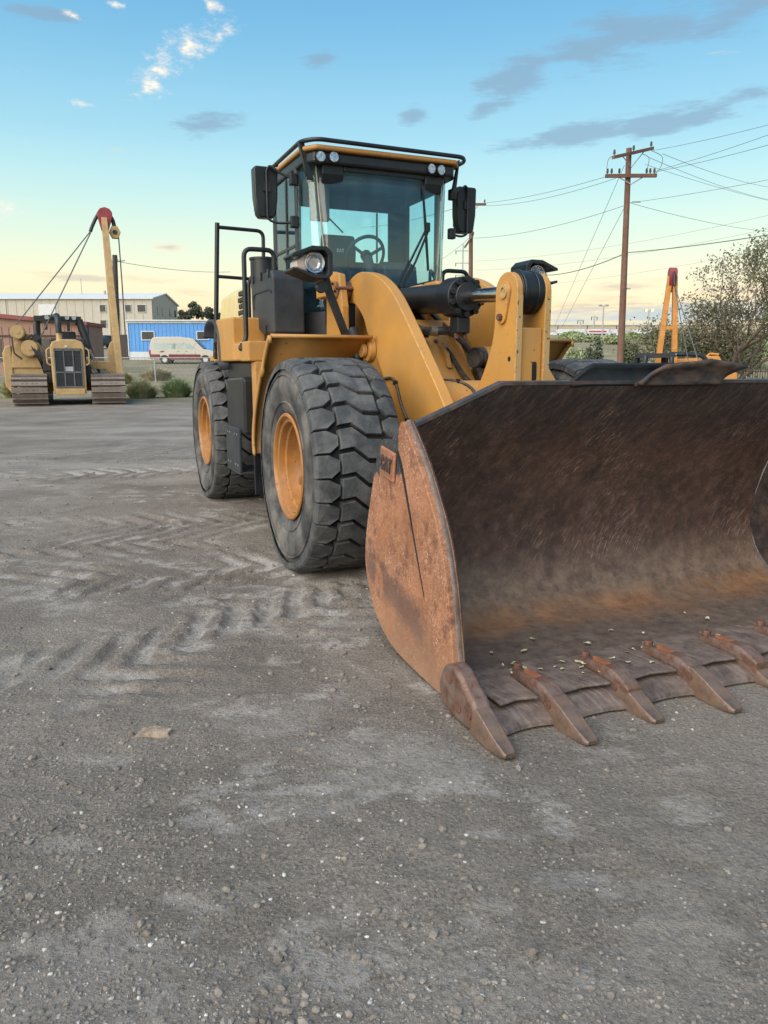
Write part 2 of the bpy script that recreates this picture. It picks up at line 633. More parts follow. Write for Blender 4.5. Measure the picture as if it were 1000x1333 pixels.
def vnoise(x, y, seed):
    """smooth value noise on numpy arrays, -1..1"""
    xi, yi = np.floor(x).astype(np.int64), np.floor(y).astype(np.int64)
    fx, fy = x - xi, y - yi
    fx, fy = fx * fx * (3 - 2 * fx), fy * fy * (3 - 2 * fy)

    def h(i, j):
        n = (i * 374761393 + j * 668265263 + seed * 144269) & 0x7fffffff
        n = ((n ^ (n >> 13)) * 1274126177) & 0x7fffffff
        n = n ^ (n >> 16)
        return (n & 0xffff) / 32767.5 - 1
    return (h(xi, yi) * (1 - fx) + h(xi + 1, yi) * fx) * (1 - fy) + (h(xi, yi + 1) * (1 - fx) + h(xi + 1, yi + 1) * fx) * fy


def fbm(x, y, seed, octv=4, gain=0.5):
    a, s, t = 1.0, 0.0, 0.0
    for k in range(octv):
        s = s + a * vnoise(x * 2 ** k + 17 * k, y * 2 ** k - 9 * k, seed + k)
        t += a
        a *= gain
    return s / t


def axis_pts(a, b, step, lo, hi, grow=1.16):
    c = list(np.arange(a, b + 1e-6, step))
    s, x = step, b
    while x < hi:
        s *= grow
        x += s
        c.append(x)
    s, x = step, a
    while x > lo:
        s *= grow
        x -= s
        c.insert(0, x)
    return np.array(c)


gx = axis_pts(-4.2, 2.6, 0.018, -5500, 5500)
gy = []
y_ = 1.2
while y_ < 12:
    gy.append(y_)
    y_ += 0.013 + 0.0030 * max(0, y_ - 2.0)
s_ = 0.05
while y_ < 5800:
    gy.append(y_)
    s_ *= 1.07
    y_ += s_
gy = np.array([-60, -20, -6, -2, 0, 0.7] + gy)
GX, GY = np.meshgrid(gx, gy)
GZ = terrain(GX, GY)
near = 1 - sstep(14, 26, GY)
lat = 1 - sstep(8, 20, np.abs(GX))
w_near = near * lat
wx = GX + 0.12 * fbm(GX * 1.3, GY * 1.3, 91, 3)
wy = GY + 0.12 * fbm(GX * 1.3, GY * 1.3, 95, 3)
relief = 0.020 * fbm(GX * 0.5, GY * 0.6, 5, 3) + 0.012 * fbm(wx * 2.2, wy * 3.0, 11, 4) + 0.0085 * fbm(GX * 8, GY * 9, 23, 3, 0.7)
pale = np.zeros_like(GX)
# wheel ruts pressed by tyre lugs: (path, half width, lug pitch, lug slant, depth)
RUTS = [([(-3.6, 4.35), (-2.3, 4.92), (-1.3, 5.45), (-0.3, 5.5)], 0.42, 0.26, 0.9, 0.022),
        ([(-2.4, 2.75), (-1.55, 3.3), (-0.9, 3.9), (-0.2, 4.7), (0.3, 5.4)], 0.40, 0.25, -1.0, 0.025),
        ([(-4.5, 6.6), (-2.6, 6.9), (-1.0, 7.25), (-0.2, 7.2)], 0.42, 0.26, 0.8, 0.020),
        ([(-1.2, 4.2), (-0.5, 4.75), (0.1, 5.0), (0.6, 5.0)], 0.30, 0.25, 0.9, 0.020),
        ([(-9.0, 9.2), (-5.5, 9.9), (-3.0, 10.6), (-1.6, 10.9)], 0.45, 0.28, 0.8, 0.022),
        ([(-5.2, 5.2), (-3.4, 5.9), (-2.2, 6.1), (-1.2, 6.35)], 0.36, 0.26, -0.9, 0.018),
        ([(-9.0, 12.4), (-5.0, 13.2), (-2.5, 13.6)], 0.5, 0.3, 0.8, 0.022)]
rut_relief = np.zeros_like(GX)
rut_mask = np.zeros_like(GX)
for k, (path, hw, pitch, slant, dep) in enumerate(RUTS):
    best = np.full(GX.shape, 9e9)
    along = np.zeros_like(GX)
    side = np.zeros_like(GX)
    acc = 0.0
    for (ax, ay), (bx, by) in zip(path[:-1], path[1:]):
        L_ = math.hypot(bx - ax, by - ay)
        ux, uy = (bx - ax) / L_, (by - ay) / L_
        t = np.clip((GX - ax) * ux + (GY - ay) * uy, 0, L_)
        dx, dy = GX - ax - t * ux, GY - ay - t * uy
        d = np.hypot(dx, dy)
        sel = d < best
        best = np.where(sel, d, best)
        along = np.where(sel, acc + t, along)
        side = np.where(sel, -dx * uy + dy * ux, side)
        acc += L_
    m = (1 - sstep(hw * 0.75, hw * 1.25, best + 0.2 * fbm(GX * 3, GY * 3, 41 + k, 3))) * np.clip(0.72 + 1.7 * fbm(GX * 1.3, GY * 1.3, 61 + k, 4), 0.06, 1)
    m = m * sstep(0, 0.35, along) * (1 - sstep(acc - 0.35, acc, along))
    ph = (along + slant * np.abs(side) + 0.035 * fbm(GX * 3.2, GY * 3.2, 71 + k, 4, 0.6) + 0.022 * fbm(GX * 16, GY * 16, 75 + k, 2)) / pitch
    saw = ph - np.floor(ph)
    lug = sstep(0.0, 0.09, saw) * (1 - sstep(0.46, 0.56, saw))
    rut_relief += m * dep * (lug - 0.75)
    rut_mask = np.maximum(rut_mask, m)
    pale = np.maximum(pale, m * (1 - lug) * np.clip(0.4 + 2.2 * fbm(GX * 2.1, GY * 2.5, 81 + k, 4), 0, 1))
crumb = np.clip(fbm(GX * 17, GY * 19, 131, 3, 0.65), -0.2, 1) * 0.016
loose = np.clip(0.25 + 1.6 * fbm(GX * 1.6, GY * 1.6, 137, 3), 0, 1)
relief = relief + rut_relief * (1 + 0.5 * fbm(GX * 14, GY * 14, 139, 2)) + crumb * np.clip(0.25 + rut_mask * 0.9, 0, 1) * loose
# pale dried crust in streaks and blotches
pp = np.clip((fbm(wx * 1.1, wy * 2.0, 31, 6, 0.65) - 0.12) * 6.0, 0, 1) * np.clip(0.5 + 1.4 * fbm(GX * 0.35, GY * 0.5, 37, 2), 0.1, 1)
sc = np.clip((fbm(wx * 4.0, wy * 7.5, 33, 5, 0.65) - 0.16) * 6.0, 0, 1) * np.clip(0.45 + 1.6 * fbm(GX * 0.6, GY * 0.8, 39, 2), 0, 1)
pale = np.clip(np.maximum(pale, np.maximum(pp * 0.42, sc * 0.75)), 0, 1)
far_streak = np.clip((fbm(GX * 0.22, GY * 0.9, 44, 4) - 0.12) * 3, 0, 1) * sstep(8, 12, GY) * (1 - sstep(20, 26, GY))
pale = np.clip(np.maximum(pale * (1 - 0.5 * sstep(9, 16, GY)), far_streak * 0.5), 0, 1)
GZ = GZ + relief * w_near + (1 - w_near) * 0.06 * fbm(GX * 0.3, GY * 0.3, 51, 3) * (GY > 8)
# level pads under tyres and bucket
ROOT = Vector((0.606, 5.93, 0))
YAW = 0.399
lx = (GX - ROOT.x) * math.cos(YAW) + (GY - ROOT.y) * math.sin(YAW)
ly = -(GX - ROOT.x) * math.sin(YAW) + (GY - ROOT.y) * math.cos(YAW)
pad = np.zeros_like(GX)
for (px_, py_, hx_, hy_) in [(-1.12, 0, .34, .36), (1.12, 0, .34, .36), (-1.12, 3.35, .34, .36), (1.12, 3.35, .34, .36), (0.02, -2.2, 1.5, 0.9)]:
    q = np.maximum(np.abs(lx - px_) - hx_, np.abs(ly - py_) - hy_)
    pad = np.maximum(pad, 1 - sstep(0, 0.12, q))
GZ = GZ * (1 - pad) + pad * (0.004 + 0.3 * np.maximum(-0.006, np.minimum(relief, 0.01)))
ny, nx = GX.shape
verts = np.stack([GX, GY, GZ], -1).reshape(-1, 3)
idx = np.arange(nx * ny).reshape(ny, nx)
quads = np.stack([idx[:-1, :-1], idx[:-1, 1:], idx[1:, 1:], idx[1:, :-1]], -1).reshape(-1, 4)
gme = bpy.data.meshes.new('ground')
gme.vertices.add(len(verts))
gme.vertices.foreach_set('co', verts.astype(np.float32).ravel())
gme.loops.add(quads.size)
gme.loops.foreach_set('vertex_index', quads.astype(np.int32).ravel())
gme.polygons.add(len(quads))
gme.polygons.foreach_set('loop_start', np.arange(0, quads.size, 4, dtype=np.int32))
gme.polygons.foreach_set('loop_total', np.full(len(quads), 4, dtype=np.int32))
gme.update(calc_edges=True)
att = gme.attributes.new('pale', 'FLOAT', 'POINT')
att.data.foreach_set('value', pale.astype(np.float32).ravel())
gme.shade_smooth()
ground = bpy.data.objects.new('ground', gme)
COL.objects.link(ground)
ground['kind'] = 'structure'

gm = bpy.data.materials.new('packed_gravel')
gm.use_nodes = True
t = gm.node_tree
b = t.nodes['Principled BSDF']
b.inputs['Roughness'].default_value = 0.95
b.inputs['Specular IOR Level'].default_value = 0.2


def gn(kind, **kw):
    n = t.nodes.new(kind)
    for k, v in kw.items():
        setattr(n, k, v)
    return n


def gnoise(scale, detail, rough=0.6, vec=None):
    n = gn('ShaderNodeTexNoise')
    n.inputs['Scale'].default_value = scale
    n.inputs['Detail'].default_value = detail
    n.inputs['Roughness'].default_value = rough
    t.links.new(vec if vec is not None else gtc.outputs['Object'], n.inputs['Vector'])
    return n.outputs[0]


def gmr(v, a, b_, c=0.0, d=1.0):
    n = gn('ShaderNodeMapRange')
    for i, x in enumerate((a, b_, c, d)):
        n.inputs[i + 1].default_value = x
    t.links.new(v, n.inputs[0])
    return n.outputs[0]


def gmix(f, a, c, blend='MIX'):
    n = gn('ShaderNodeMix', data_type='RGBA', blend_type=blend)
    for s, v in ((n.inputs[0], f), (n.inputs[6], a), (n.inputs[7], c)):
        if isinstance(v, (int, float)):
            s.default_value = v
        elif isinstance(v, tuple):
            s.default_value = (*v, 1)
        else:
            t.links.new(v, s)
    return n.outputs[2]


def gmul(a, c):
    n = gn('ShaderNodeMath', operation='MULTIPLY')
    for s, v in zip(n.inputs, (a, c)):
        if isinstance(v, (int, float)):
            s.default_value = v
        else:
            t.links.new(v, s)
    return n.outputs[0]


gtc = gn('ShaderNodeTexCoord')
base = gmix(gmr(gnoise(0.9, 8, 0.65), 0.32, 0.68), (0.160, 0.141, 0.122), (0.265, 0.236, 0.205))
base = gmix(gmr(gnoise(80, 7, 0.8), 0.34, 0.68), gmix(1.0, base, (0.40, 0.39, 0.38), 'MULTIPLY'), gmix(1.0, base, (1.42, 1.40, 1.38), 'MULTIPLY'))
base = gmix(gmul(gmr(gnoise(0.35, 6, 0.6), 0.5, 0.72), 0.55), base, (0.285, 0.248, 0.205))
pa = gn('ShaderNodeAttribute', attribute_name='pale')
pm = gmul(pa.outputs['Fac'], gmr(gnoise(30, 6, 0.75), 0.34, 0.52))
base = gmix(gmul(pm, 0.72), base, (0.45, 0.425, 0.395))
# scattered pale grit too small to stand out singly
vor = gn('ShaderNodeTexVoronoi')
vor.inputs['Scale'].default_value = 46
t.links.new(gtc.outputs['Object'], vor.inputs['Vector'])
vs_ = gn('ShaderNodeSeparateXYZ')
t.links.new(vor.outputs['Color'], vs_.inputs[0])
grit = gmul(gmr(vor.outputs['Distance'], 0.22, 0.14), gmr(vs_.outputs[0], 0.90, 0.95))
base = gmix(grit, base, (0.50, 0.48, 0.45))
# rough scrub and tan earth beyond the yard
gsep = gn('ShaderNodeSeparateXYZ')
t.links.new(gtc.outputs['Object'], gsep.inputs[0])
farm = gmr(gsep.outputs[1], 26.5, 30)
earth = gmix(gmr(gnoise(0.25, 7, 0.65), 0.35, 0.65), (0.16, 0.155, 0.075), (0.30, 0.245, 0.185))
base = gmix(farm, base, earth)
t.links.new(base, b.inputs['Base Color'])
bp = gn('ShaderNodeBump')
bp.inputs['Strength'].default_value = 0.85
bp.inputs['Distance'].default_value = 0.012
hgt = gn('ShaderNodeMath', operation='ADD')
t.links.new(gnoise(120, 5, 0.75), hgt.inputs[0])
t.links.new(gmul(gmr(vor.outputs['Distance'], 0.5, 0.1), 0.35), hgt.inputs[1])
hg2 = gn('ShaderNodeMath', operation='ADD')
t.links.new(hgt.outputs[0], hg2.inputs[0])
t.links.new(gmul(gnoise(32, 4, 0.7), 1.3), hg2.inputs[1])
t.links.new(hg2.outputs[0], bp.inputs['Height'])
t.links.new(bp.outputs[0], b.inputs['Normal'])
gme.materials.append(gm)


def ground_z(x, y):
    """height of the built surface at a point"""
    j = int(np.clip(np.searchsorted(gx, x) - 1, 0, nx - 2))
    i = int(np.clip(np.searchsorted(gy, y) - 1, 0, ny - 2))
    fx = (x - gx[j]) / (gx[j + 1] - gx[j])
    fy = (y - gy[i]) / (gy[i + 1] - gy[i])
    return float((GZ[i, j] * (1 - fx) + GZ[i, j + 1] * fx) * (1 - fy) + (GZ[i + 1, j] * (1 - fx) + GZ[i + 1, j + 1] * fx) * fy)


# loose stones lying on the yard: three shades, each one mass of uncountable gravel
ICO_V = [(0, 0, 1)] + [(0.894 * math.cos(2 * math.pi * k / 5), 0.894 * math.sin(2 * math.pi * k / 5), 0.447) for k in range(5)] + \
        [(0.894 * math.cos(2 * math.pi * (k + .5) / 5), 0.894 * math.sin(2 * math.pi * (k + .5) / 5), -0.447) for k in range(5)] + [(0, 0, -1)]
ICO_F = [(0, 1 + k, 1 + (k + 1) % 5) for k in range(5)] + [(1 + k, 6 + k, 1 + (k + 1) % 5) for k in range(5)] + \
        [(1 + (k + 1) % 5, 6 + k, 6 + (k + 1) % 5) for k in range(5)] + [(11, 6 + (k + 1) % 5, 6 + k) for k in range(5)]


def scatter(name, n, smin, smax, color, seed, power=4.0, ymax=13.0):
    r = np.random.RandomState(seed)
    V, F = [], []
    base_v = np.array(ICO_V)
    k = 0
    while k < n:
        y = 1.35 + (ymax - 1.35) * r.rand() ** 2.0
        x = (r.rand() * 2 - 1) * (0.62 * y + 0.3)
        cl = float(fbm(np.array([x * 0.9]), np.array([y * 0.9]), seed + 3, 3)[0])
        if r.rand() > 0.45 + 1.4 * cl:
            continue
        s = smin + (smax - smin) * r.rand() ** power
        s *= 0.8 + 0.05 * y
        v = base_v * (1 + 0.35 * (r.rand(12, 1) - 0.5)) * np.array([1 + 0.5 * r.rand(), 0.7 + 0.5 * r.rand(), 0.45 + 0.4 * r.rand()]) * s
        a = r.rand() * 6.283
        ca, sa = math.cos(a), math.sin(a)
        v = v @ np.array([[ca, sa, 0], [-sa, ca, 0], [0, 0, 1]])
        v = v + np.array([x, y, ground_z(x, y) + s * 0.18])
        F.append(np.array(ICO_F) + 12 * k)
        V.append(v)
        k += 1
    mb = MB()
    mb.v = [tuple(q) for q in np.concatenate(V)]
    mb.f = [tuple(int(i) for i in q) for q in np.concatenate(F)]
    o = mb.build(name, M(name + '_stone', color, 0.9, var=0.5, vscale=9.0, bump=0.3, bscale=90), None)
    o['kind'] = 'stuff'
    return o


tag(scatter('gravel', 26000, 0.0018, 0.0075, (0.19, 0.170, 0.148), 3), 'fine dark grey gravel strewn over the packed yard', 'gravel')
tag(scatter('grit', 2300, 0.0020, 0.0085, (0.38, 0.365, 0.34), 9), 'small pale stone chips scattered over the packed yard', 'gravel')
tag(scatter('dirt_crumbs', 4200, 0.004, 0.016, (0.185, 0.162, 0.137), 15, 4.0), 'loose crumbs of dark earth lying on the yard', 'dirt')


# ------------------------------------------------------------------ wheel loader (local axes: x to its left = picture right, y to its rear, z up)
loader = tag(empty('wheel_loader', ROOT, YAW), 'big yellow wheel loader with rusty toothed bucket in the foreground', 'wheel loader')


def smooth_poly(pts, n=4, closed=False):
    """Catmull-Rom through the points"""
    out = []
    m = len(pts)
    rngi = range(m if closed else m - 1)
    for i in rngi:
        p0 = pts[(i - 1) % m] if closed or i > 0 else pts[0]
        p1, p2 = pts[i], pts[(i + 1) % m]
        p3 = pts[(i + 2) % m] if closed or i + 2 < m else pts[-1]
        for k in range(n):
            t_ = k / n
            out.append(tuple(0.5 * ((2 * b_) + (-a + c) * t_ + (2 * a - 5 * b_ + 4 * c - d) * t_ ** 2 + (-a + 3 * b_ - 3 * c + d) * t_ ** 3) for a, b_, c, d in zip(p0, p1, p2, p3)))
    if not closed:
        out.append(tuple(pts[-1]))
    return out


# ---- wheels
AX = 0.75
TR = 0.80


WS = 0.957


def squash(mb):
    out = []
    for (x, y, z) in mb.v:
        y, z = y * WS, z * WS
        if z < -0.55:
            k = min(1, (-0.55 - z) / 0.2)
            x *= 1 + 0.07 * k
            if z < -AX + 0.001:
                z = -AX + 0.001
        out.append((x, y, z))
    mb.v = out
    return mb


half = [(-.235, .372), (-.262, .395), (-.285, .45), (-.300, .53), (-.304, .535), (-.309, .60), (-.303, .655), (-.298, .66), (-.287, .71), (-.266, .742), (-.21, .758), (-.10, .764), (0, .766)]
prof = half + [(-a, r) for a, r in half[-2::-1]]
sidewall = squash(MB().lathe(prof[:10], 120))
sidewall2 = squash(MB().lathe(prof[-10:], 120))
crown = squash(MB().lathe(prof[9:-9], 120))


def rtop(s):
    return TR - 0.034 * max(0, (abs(s) - 0.17) / 0.13) ** 2


NP = 30
pitch_a = 2 * math.pi / NP
LUGS = [[(-.298, .0), (-.222, .0), (-.152, .22), (-.152, .62), (-.210, .92), (-.298, .92)],
        [(-.140, -.02), (-.048, -.10), (.050, .40), (.150, .44), (.154, 1.24), (.046, 1.20), (-.052, .70), (-.138, .78)],
        [(.298, .48), (.228, .48), (.166, .68), (.166, 1.10), (.215, 1.40), (.298, 1.40)]]
lr = random.Random(4)
tread = MB()
for k in range(NP):
    for poly in LUGS:
        cx = sum(p[0] for p in poly) / len(poly)
        cy = sum(p[1] for p in poly) / len(poly)
        vs = []
        n = len(poly)
        wear = 0.002 * lr.random()
        for lev, (sh, dr) in enumerate(((1.05, -0.046), (1.0, -0.006), (0.95, 0.0))):
            for (s, a) in poly:
                s2 = cx + (s - cx) * sh if abs(s) < 0.29 or sh < 1 else s
                if abs(s) > .29:
                    s2 = s + (0.007 * (1 - lev) if lev < 2 else -0.012) * (1 if s > 0 else -1)
                a2 = (k + cy + (a - cy) * sh) * pitch_a
                r_ = rtop(s2) + dr - wear
                vs.append((s2, r_ * math.cos(a2), r_ * math.sin(a2)))
        fs = [tuple(range(2 * n, 3 * n))]
        for lv in range(2):
            fs += [(lv * n + i, lv * n + (i + 1) % n, (lv + 1) * n + (i + 1) % n, (lv + 1) * n + i) for i in range(n)]
        tread.add(vs, fs)
squash(tread)
rim = MB().lathe([(-.240, .372), (-.268, .392), (-.281, .398), (-.289, .390), (-.289, .375), (-.280, .366), (-.262, .362), (-.256, .350), (-.262, .342), (-.258, .332), (-.235, .326), (-.215, .322),
                  (-.205, .305), (-.12, .298), (-.10, .282), (.02, .272), (.035, .255), (.035, .14), (-.01, .135), (-.03, .12), (-.03, 0.0)], 72, Matrix.Diagonal((1, WS, WS, 1)))
rimb = MB()
for k in range(12):
    a = 2 * math.pi * k / 12
    rimb.cyl((.04, .205 * math.cos(a), .205 * math.sin(a)), (.005, .205 * math.cos(a), .205 * math.sin(a)), .018, n=6)
clip = MB().box(-.292, -.23, -.028, .028, -.335, -.30, rotm('X', -80))
hubm = MB().cyl((.0, 0, 0), (.5, 0, 0), .26, .20, n=24)


wheel0 = empty('wheel', (-1.12, 0, AX), 0, loader)
ty = MB()
ty.add(sidewall.v, sidewall.f).add(sidewall2.v, sidewall2.f)
# raised rings and lettering bars on the sidewall
for r0_, r1_ in ((.475, .481), (.672, .680)):
    x0_ = -.294 if r0_ < .5 else -.301
    ty.add(squash(MB().lathe([(x0_ + .004, r0_ - .006), (x0_ - .004, r0_), (x0_ - .004, r1_), (x0_ + .005, r1_ + .006)], 120)).v, MB().lathe([(0, .1)] * 4, 120).f[:360])
ty.build('tyre', 'rubber', wheel0, smooth=40)
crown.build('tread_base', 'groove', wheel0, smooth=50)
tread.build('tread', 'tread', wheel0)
rim.build('rim', 'rim', wheel0, smooth=35)
rimb.build('wheel_nut', 'rim', wheel0, smooth=30, each=True)
clip.build('rim_clip', 'rim', wheel0, bevel=.006)
hubm.build('axle_hub', 'yellow', wheel0, smooth=40)
for (x_, y_, fl, spin) in ((1.12, 0, 1, 17), (-1.12, 3.35, 0, 40), (1.12, 3.35, 1, 5)):
    w_ = copy_tree(wheel0, loader)
    w_.location = (x_, y_, AX)
    w_.rotation_euler = (0, 0, math.pi if fl else 0)

# ---- frames
fr = MB()
fr.box(-.42, .42, -.35, 1.45, .55, 1.0)
fr.box(-.80, .80, -.16, .16, .60, .92)
fr.build('front_frame', 'yellow', loader, bevel=.02)
tow = MB()
for s in (-1, 1):
    p_ = [(.55, .95), (.62, 1.5), (.85, 1.98), (1.05, 2.2), (1.3, 2.2), (1.42, 2.05), (1.45, .95)]
    tow.prism(p_, s * .285, s * .345)
    p_ = [(.98, 1.3), (1.0, 1.95), (1.08, 2.22), (1.28, 2.26), (1.40, 2.12), (1.45, 1.3)]
    tow.prism(p_, s * .555, s * .62)
tow.build('loader_tower', 'yellow', loader, bevel=.012, each=True)
for s in (-1, 1):
    bb = MB()
    bb.box(s * .64 - .09, s * .64 + .09, 1.12, 1.36, 2.03, 2.17)
    bb.build('tower_block', 'yellow', loader, bevel=.012)
    hb = MB()
    for (dx, dz) in ((-.06, .035), (-.02, .04), (-.06, -.005), (.0, -.02), (-.05, -.045), (.04, -.04)):
        hb.cyl((s * .64 + dx, 1.122, 2.10 + dz), (s * .64 + dx, 1.117, 2.10 + dz), .011, n=10)
    hb.build('bolt_hole', 'black', loader, each=True)
    rod = MB().cyl((s * .66, 1.05, 2.10), (s * .34, 1.05, 2.10), .016, n=10)
    rod.build('pivot_bolt', 'rustbolt', loader)
rf = MB()
rf.box(-.45, .45, 1.5, 5.6, .62, 1.25)
rf.box(-.80, .80, 3.2, 3.5, .60, .92)
rf.box(-.85, .85, 5.0, 5.95, .75, 1.6)
rf.build('rear_frame', 'yellow', loader, bevel=.02)
pl = MB()
pl.prism([(.78, 1.80), (.74, 1.84), (.20, 1.22), (.25, 1.20)], -.283, .283)
pl.build('front_plate', 'yellow', loader, bevel=.006)
gs = MB()
gs.prism([(.60, 1.66), (.42, 1.56), (.36, 1.44), (.44, 1.46)], -.10, -.06)
gs.prism([(.60, 1.66), (.42, 1.56), (.36, 1.44), (.44, 1.46)], .06, .10)
gs.build('gusset', 'yellow', loader, bevel=.005, each=True)
pb = MB()
for (x_, f_) in ((-.2, .25), (-.12, .55), (.05, .3), (.16, .62), (-.03, .75), (.22, .2)):
    c_ = Vector((x_, .74 + (.20 - .74) * f_, 1.84 + (1.22 - 1.84) * f_))
    nrm = Vector((0, -.755, .656))
    pb.cyl(c_ - nrm * .004, c_ + nrm * .012, .018, n=8)
pb.build('plate_bolt', 'rustbolt', loader, each=True)

# ---- lift arms, cross tube
up_ = smooth_poly([(1.26, 2.03), (1.22, 2.14), (.952, 2.215), (.675, 2.19), (.42, 2.11), (.18, 1.97), (-.08, 1.746), (-.29, 1.552), (-.49, 1.364), (-.68, 1.175), (-1.0, .84), (-1.22, .58), (-1.36, .46), (-1.40, .36), (-1.34, .27), (-1.2, .25)], 4)
lo_ = smooth_poly([(-1.2, .25), (-.9, .42), (-.45, .68), (.045, .975), (.176, 1.15), (.374, 1.351), (.549, 1.543), (.714, 1.705), (.816, 1.845), (1.0, 1.965), (1.14, 1.985), (1.26, 2.03)], 4)
arm_poly = up_ + lo_[1:-1]
arm = MB().prism(arm_poly, -.50, -.415)
for mb in (arm, arm.flipx()):
    mb.build('lift_arm', 'yellow_clean', loader, smooth=30, bevel=.007)
pv = MB()
for s in (-1, 1):
    pv.cyl((s * .625, 1.14, 2.09), (s * .36, 1.14, 2.09), .075, n=20)
pv.build('arm_pivot_pin', 'rustbolt', loader, smooth=40, each=True)
ct = MB().cyl((-.414, -.22, 1.12), (.414, -.22, 1.12), .23, n=40)
ct.build('cross_tube', 'yellow', loader, smooth=40)
bh = MB()
bh.tube([(-.33, .52, 1.10), (-.33, .1, 1.30), (-.33, -.06, 1.28)], .11, 14)
bh.build('lift_cylinder', 'black', loader, smooth=50)
bh.flipx().build('lift_cylinder', 'black', loader, smooth=50)
# wheel-side hydraulic boss by the fender end of the arm
bs = MB().cyl((-.56, .62, 1.58), (-.50, .62, 1.58), .10, n=24).cyl((-.60, .62, 1.58), (-.56, .62, 1.58), .06, n=16)
bs.build('lift_pin_boss', 'yellow', loader, smooth=40, bevel=.008)
bs2 = MB().tube([(-.60, .80, 1.74), (-.60, .72, 1.66), (-.59, .70, 1.5), (-.57, .75, 1.36)], .045, 12, .04)
bs2.build('pin_collar', 'black', loader, smooth=50)

# ---- Z-bar lever
PIN = (-.80, 1.93)
arc = [(PIN[0] + .135 * math.cos(a), PIN[1] + .125 * math.sin(a)) for a in np.linspace(math.pi * 1.0, 0.0, 13)]
lev = [(-.925, .80), (-.93, 1.3)] + arc + smooth_poly([(-.665, 1.80), (-.645, 1.64), (-.56, 1.46), (-.43, 1.28), (-.30, 1.16), (-.22, 1.0), (-.30, .88)], 4) + [(-.7, .72)]
for s in (-1, 1):
    MB().prism(lev, s * .085, s * .13).build('tilt_lever', 'yellow_clean', loader, smooth=30, bevel=.006)
    MB().prism([(-.938, .95), (-.938, 1.90), (-.933, 1.90), (-.933, .95)], s * .088, s * .127).build('lever_edge', 'yellow_edge', loader)
cp = MB().box(-.083, .083, -.915, -.895, 1.12, 1.70)
cp.build('lever_cover', 'yellow', loader, bevel=.012, seg=3)
sl = MB().prism([(-.0 + .018 * math.cos(a) + .028, 1.42 + (.045 if math.sin(a) > 0 else -.045) + .018 * math.sin(a)) for a in np.linspace(0, 2 * math.pi, 17)[:-1]], -.9185, -.916, 'y')
sl.build('cover_slot', 'black', loader)
bo = MB()
bo.cyl((-.083, PIN[0], PIN[1]), (.083, PIN[0], PIN[1]), .135, n=32)
bo.cyl((-.070, PIN[0], PIN[1]), (-.045, PIN[0], PIN[1]), .143, n=32)
bo.cyl((.030, PIN[0], PIN[1]), (.055, PIN[0], PIN[1]), .143, n=32)
bo.build('rod_eye', 'black', loader, smooth=35, bevel=.004)
cap = [(PIN[0] + .063 * math.cos(a), PIN[1] + .063 * math.sin(a)) for a in np.linspace(0, math.pi, 11)] + [(PIN[0] + .03 + .05 * math.cos(a) - .0, PIN[1] - .155 + .05 * math.sin(a)) for a in np.linspace(math.pi, 2 * math.pi, 9)]
for s in (-1, 1):
    pp_ = MB().prism(cap, s * .13, s * .148)
    pp_.build('pin_keeper', 'yellow_clean', loader, bevel=.004, smooth=35)
    rg = MB().lathe([(s * .147, .048), (s * .160, .046), (s * .160, .026), (s * .150, .024), (s * .150, 0)], 28, Matrix.Translation((0, PIN[0], PIN[1])))
    rg.build('pin_head', 'yellow_edge', loader, smooth=35)
    bl = MB().cyl((s * .147, PIN[0] + .03, PIN[1] - .16), (s * .172, PIN[0] + .03, PIN[1] - .16), .024, n=6)
    bl.build('keeper_bolt', 'rustbolt', loader, bevel=.003)
    hl = MB().cyl((s * .1295, -.86, 1.50), (s * .1315, -.86, 1.50), .017, n=14)
    hl.build('lever_hole', 'black', loader)

# ---- tilt cylinder
A_, B_ = Vector((0, 1.25, 2.02)), Vector((0, PIN[0], PIN[1]))
dcy = (B_ - A_).normalized()
pt = lambda y: A_ + dcy * ((y - A_.y) / dcy.y)
cyl = MB().cyl(pt(1.2), pt(.18), .115, n=40)
cyl.build('tilt_cylinder', 'black', loader, smooth=40, bevel=.008)
hd = MB().cyl(pt(.20), pt(-.02), .150, n=40).cyl(pt(-.02), pt(-.06), .105, n=32)
hd.build('cylinder_head', 'black', loader, smooth=40, bevel=.006)
hb = MB()
u_, w_ = Vector((1, 0, 0)), dcy.cross(Vector((1, 0, 0)))
for k in range(10):
    a = 2 * math.pi * (k + .5) / 10
    c_ = (u_ * math.cos(a) + w_ * math.sin(a)) * .128
    hb.cyl(pt(-.02) + c_, pt(-.055) + c_, .021, n=12)
hb.build('head_bolt', 'black', loader, smooth=35, each=True)
hi = MB()
for k in range(10):
    a = 2 * math.pi * (k + .5) / 10
    c_ = (u_ * math.cos(a) + w_ * math.sin(a)) * .128
    hi.cyl(pt(-.0545) + c_, pt(-.0565) + c_, .010, n=6)
hi.build('bolt_socket', 'groove', loader, each=True)
MB().cyl(pt(-.05), pt(-.70), .052, n=28).build('piston_rod', 'chrome', loader, smooth=40)
po = MB()
po.box(-.055, .055, .0, .13, 1.70, 1.82)
po.box(-.055, .055, .14, .40, 1.70, 1.76)
po.build('port_block', 'black', loader, bevel=.01)
ho = MB().tube(smooth_poly([(-.09, .36, 1.73), (-.12, .55, 1.75), (-.20, .75, 1.86), (-.25, .95, 2.0), (-.26, 1.15, 2.05)], 6), .034, 12)
ho.build('hydraulic_hose', 'hose', loader, smooth=60)
MB().cyl((-.03, .36, 1.725), (-.10, .37, 1.732), .04, n=14).cyl((.0, .30, 1.73), (.0, .52, 1.73), .03, n=10).build('hose_fitting', 'steel', loader, smooth=40)
ey = MB().box(-.20, -.09, 1.0, 1.3, 1.75, 2.16).box(.09, .20, 1.0, 1.3, 1.75, 2.16)
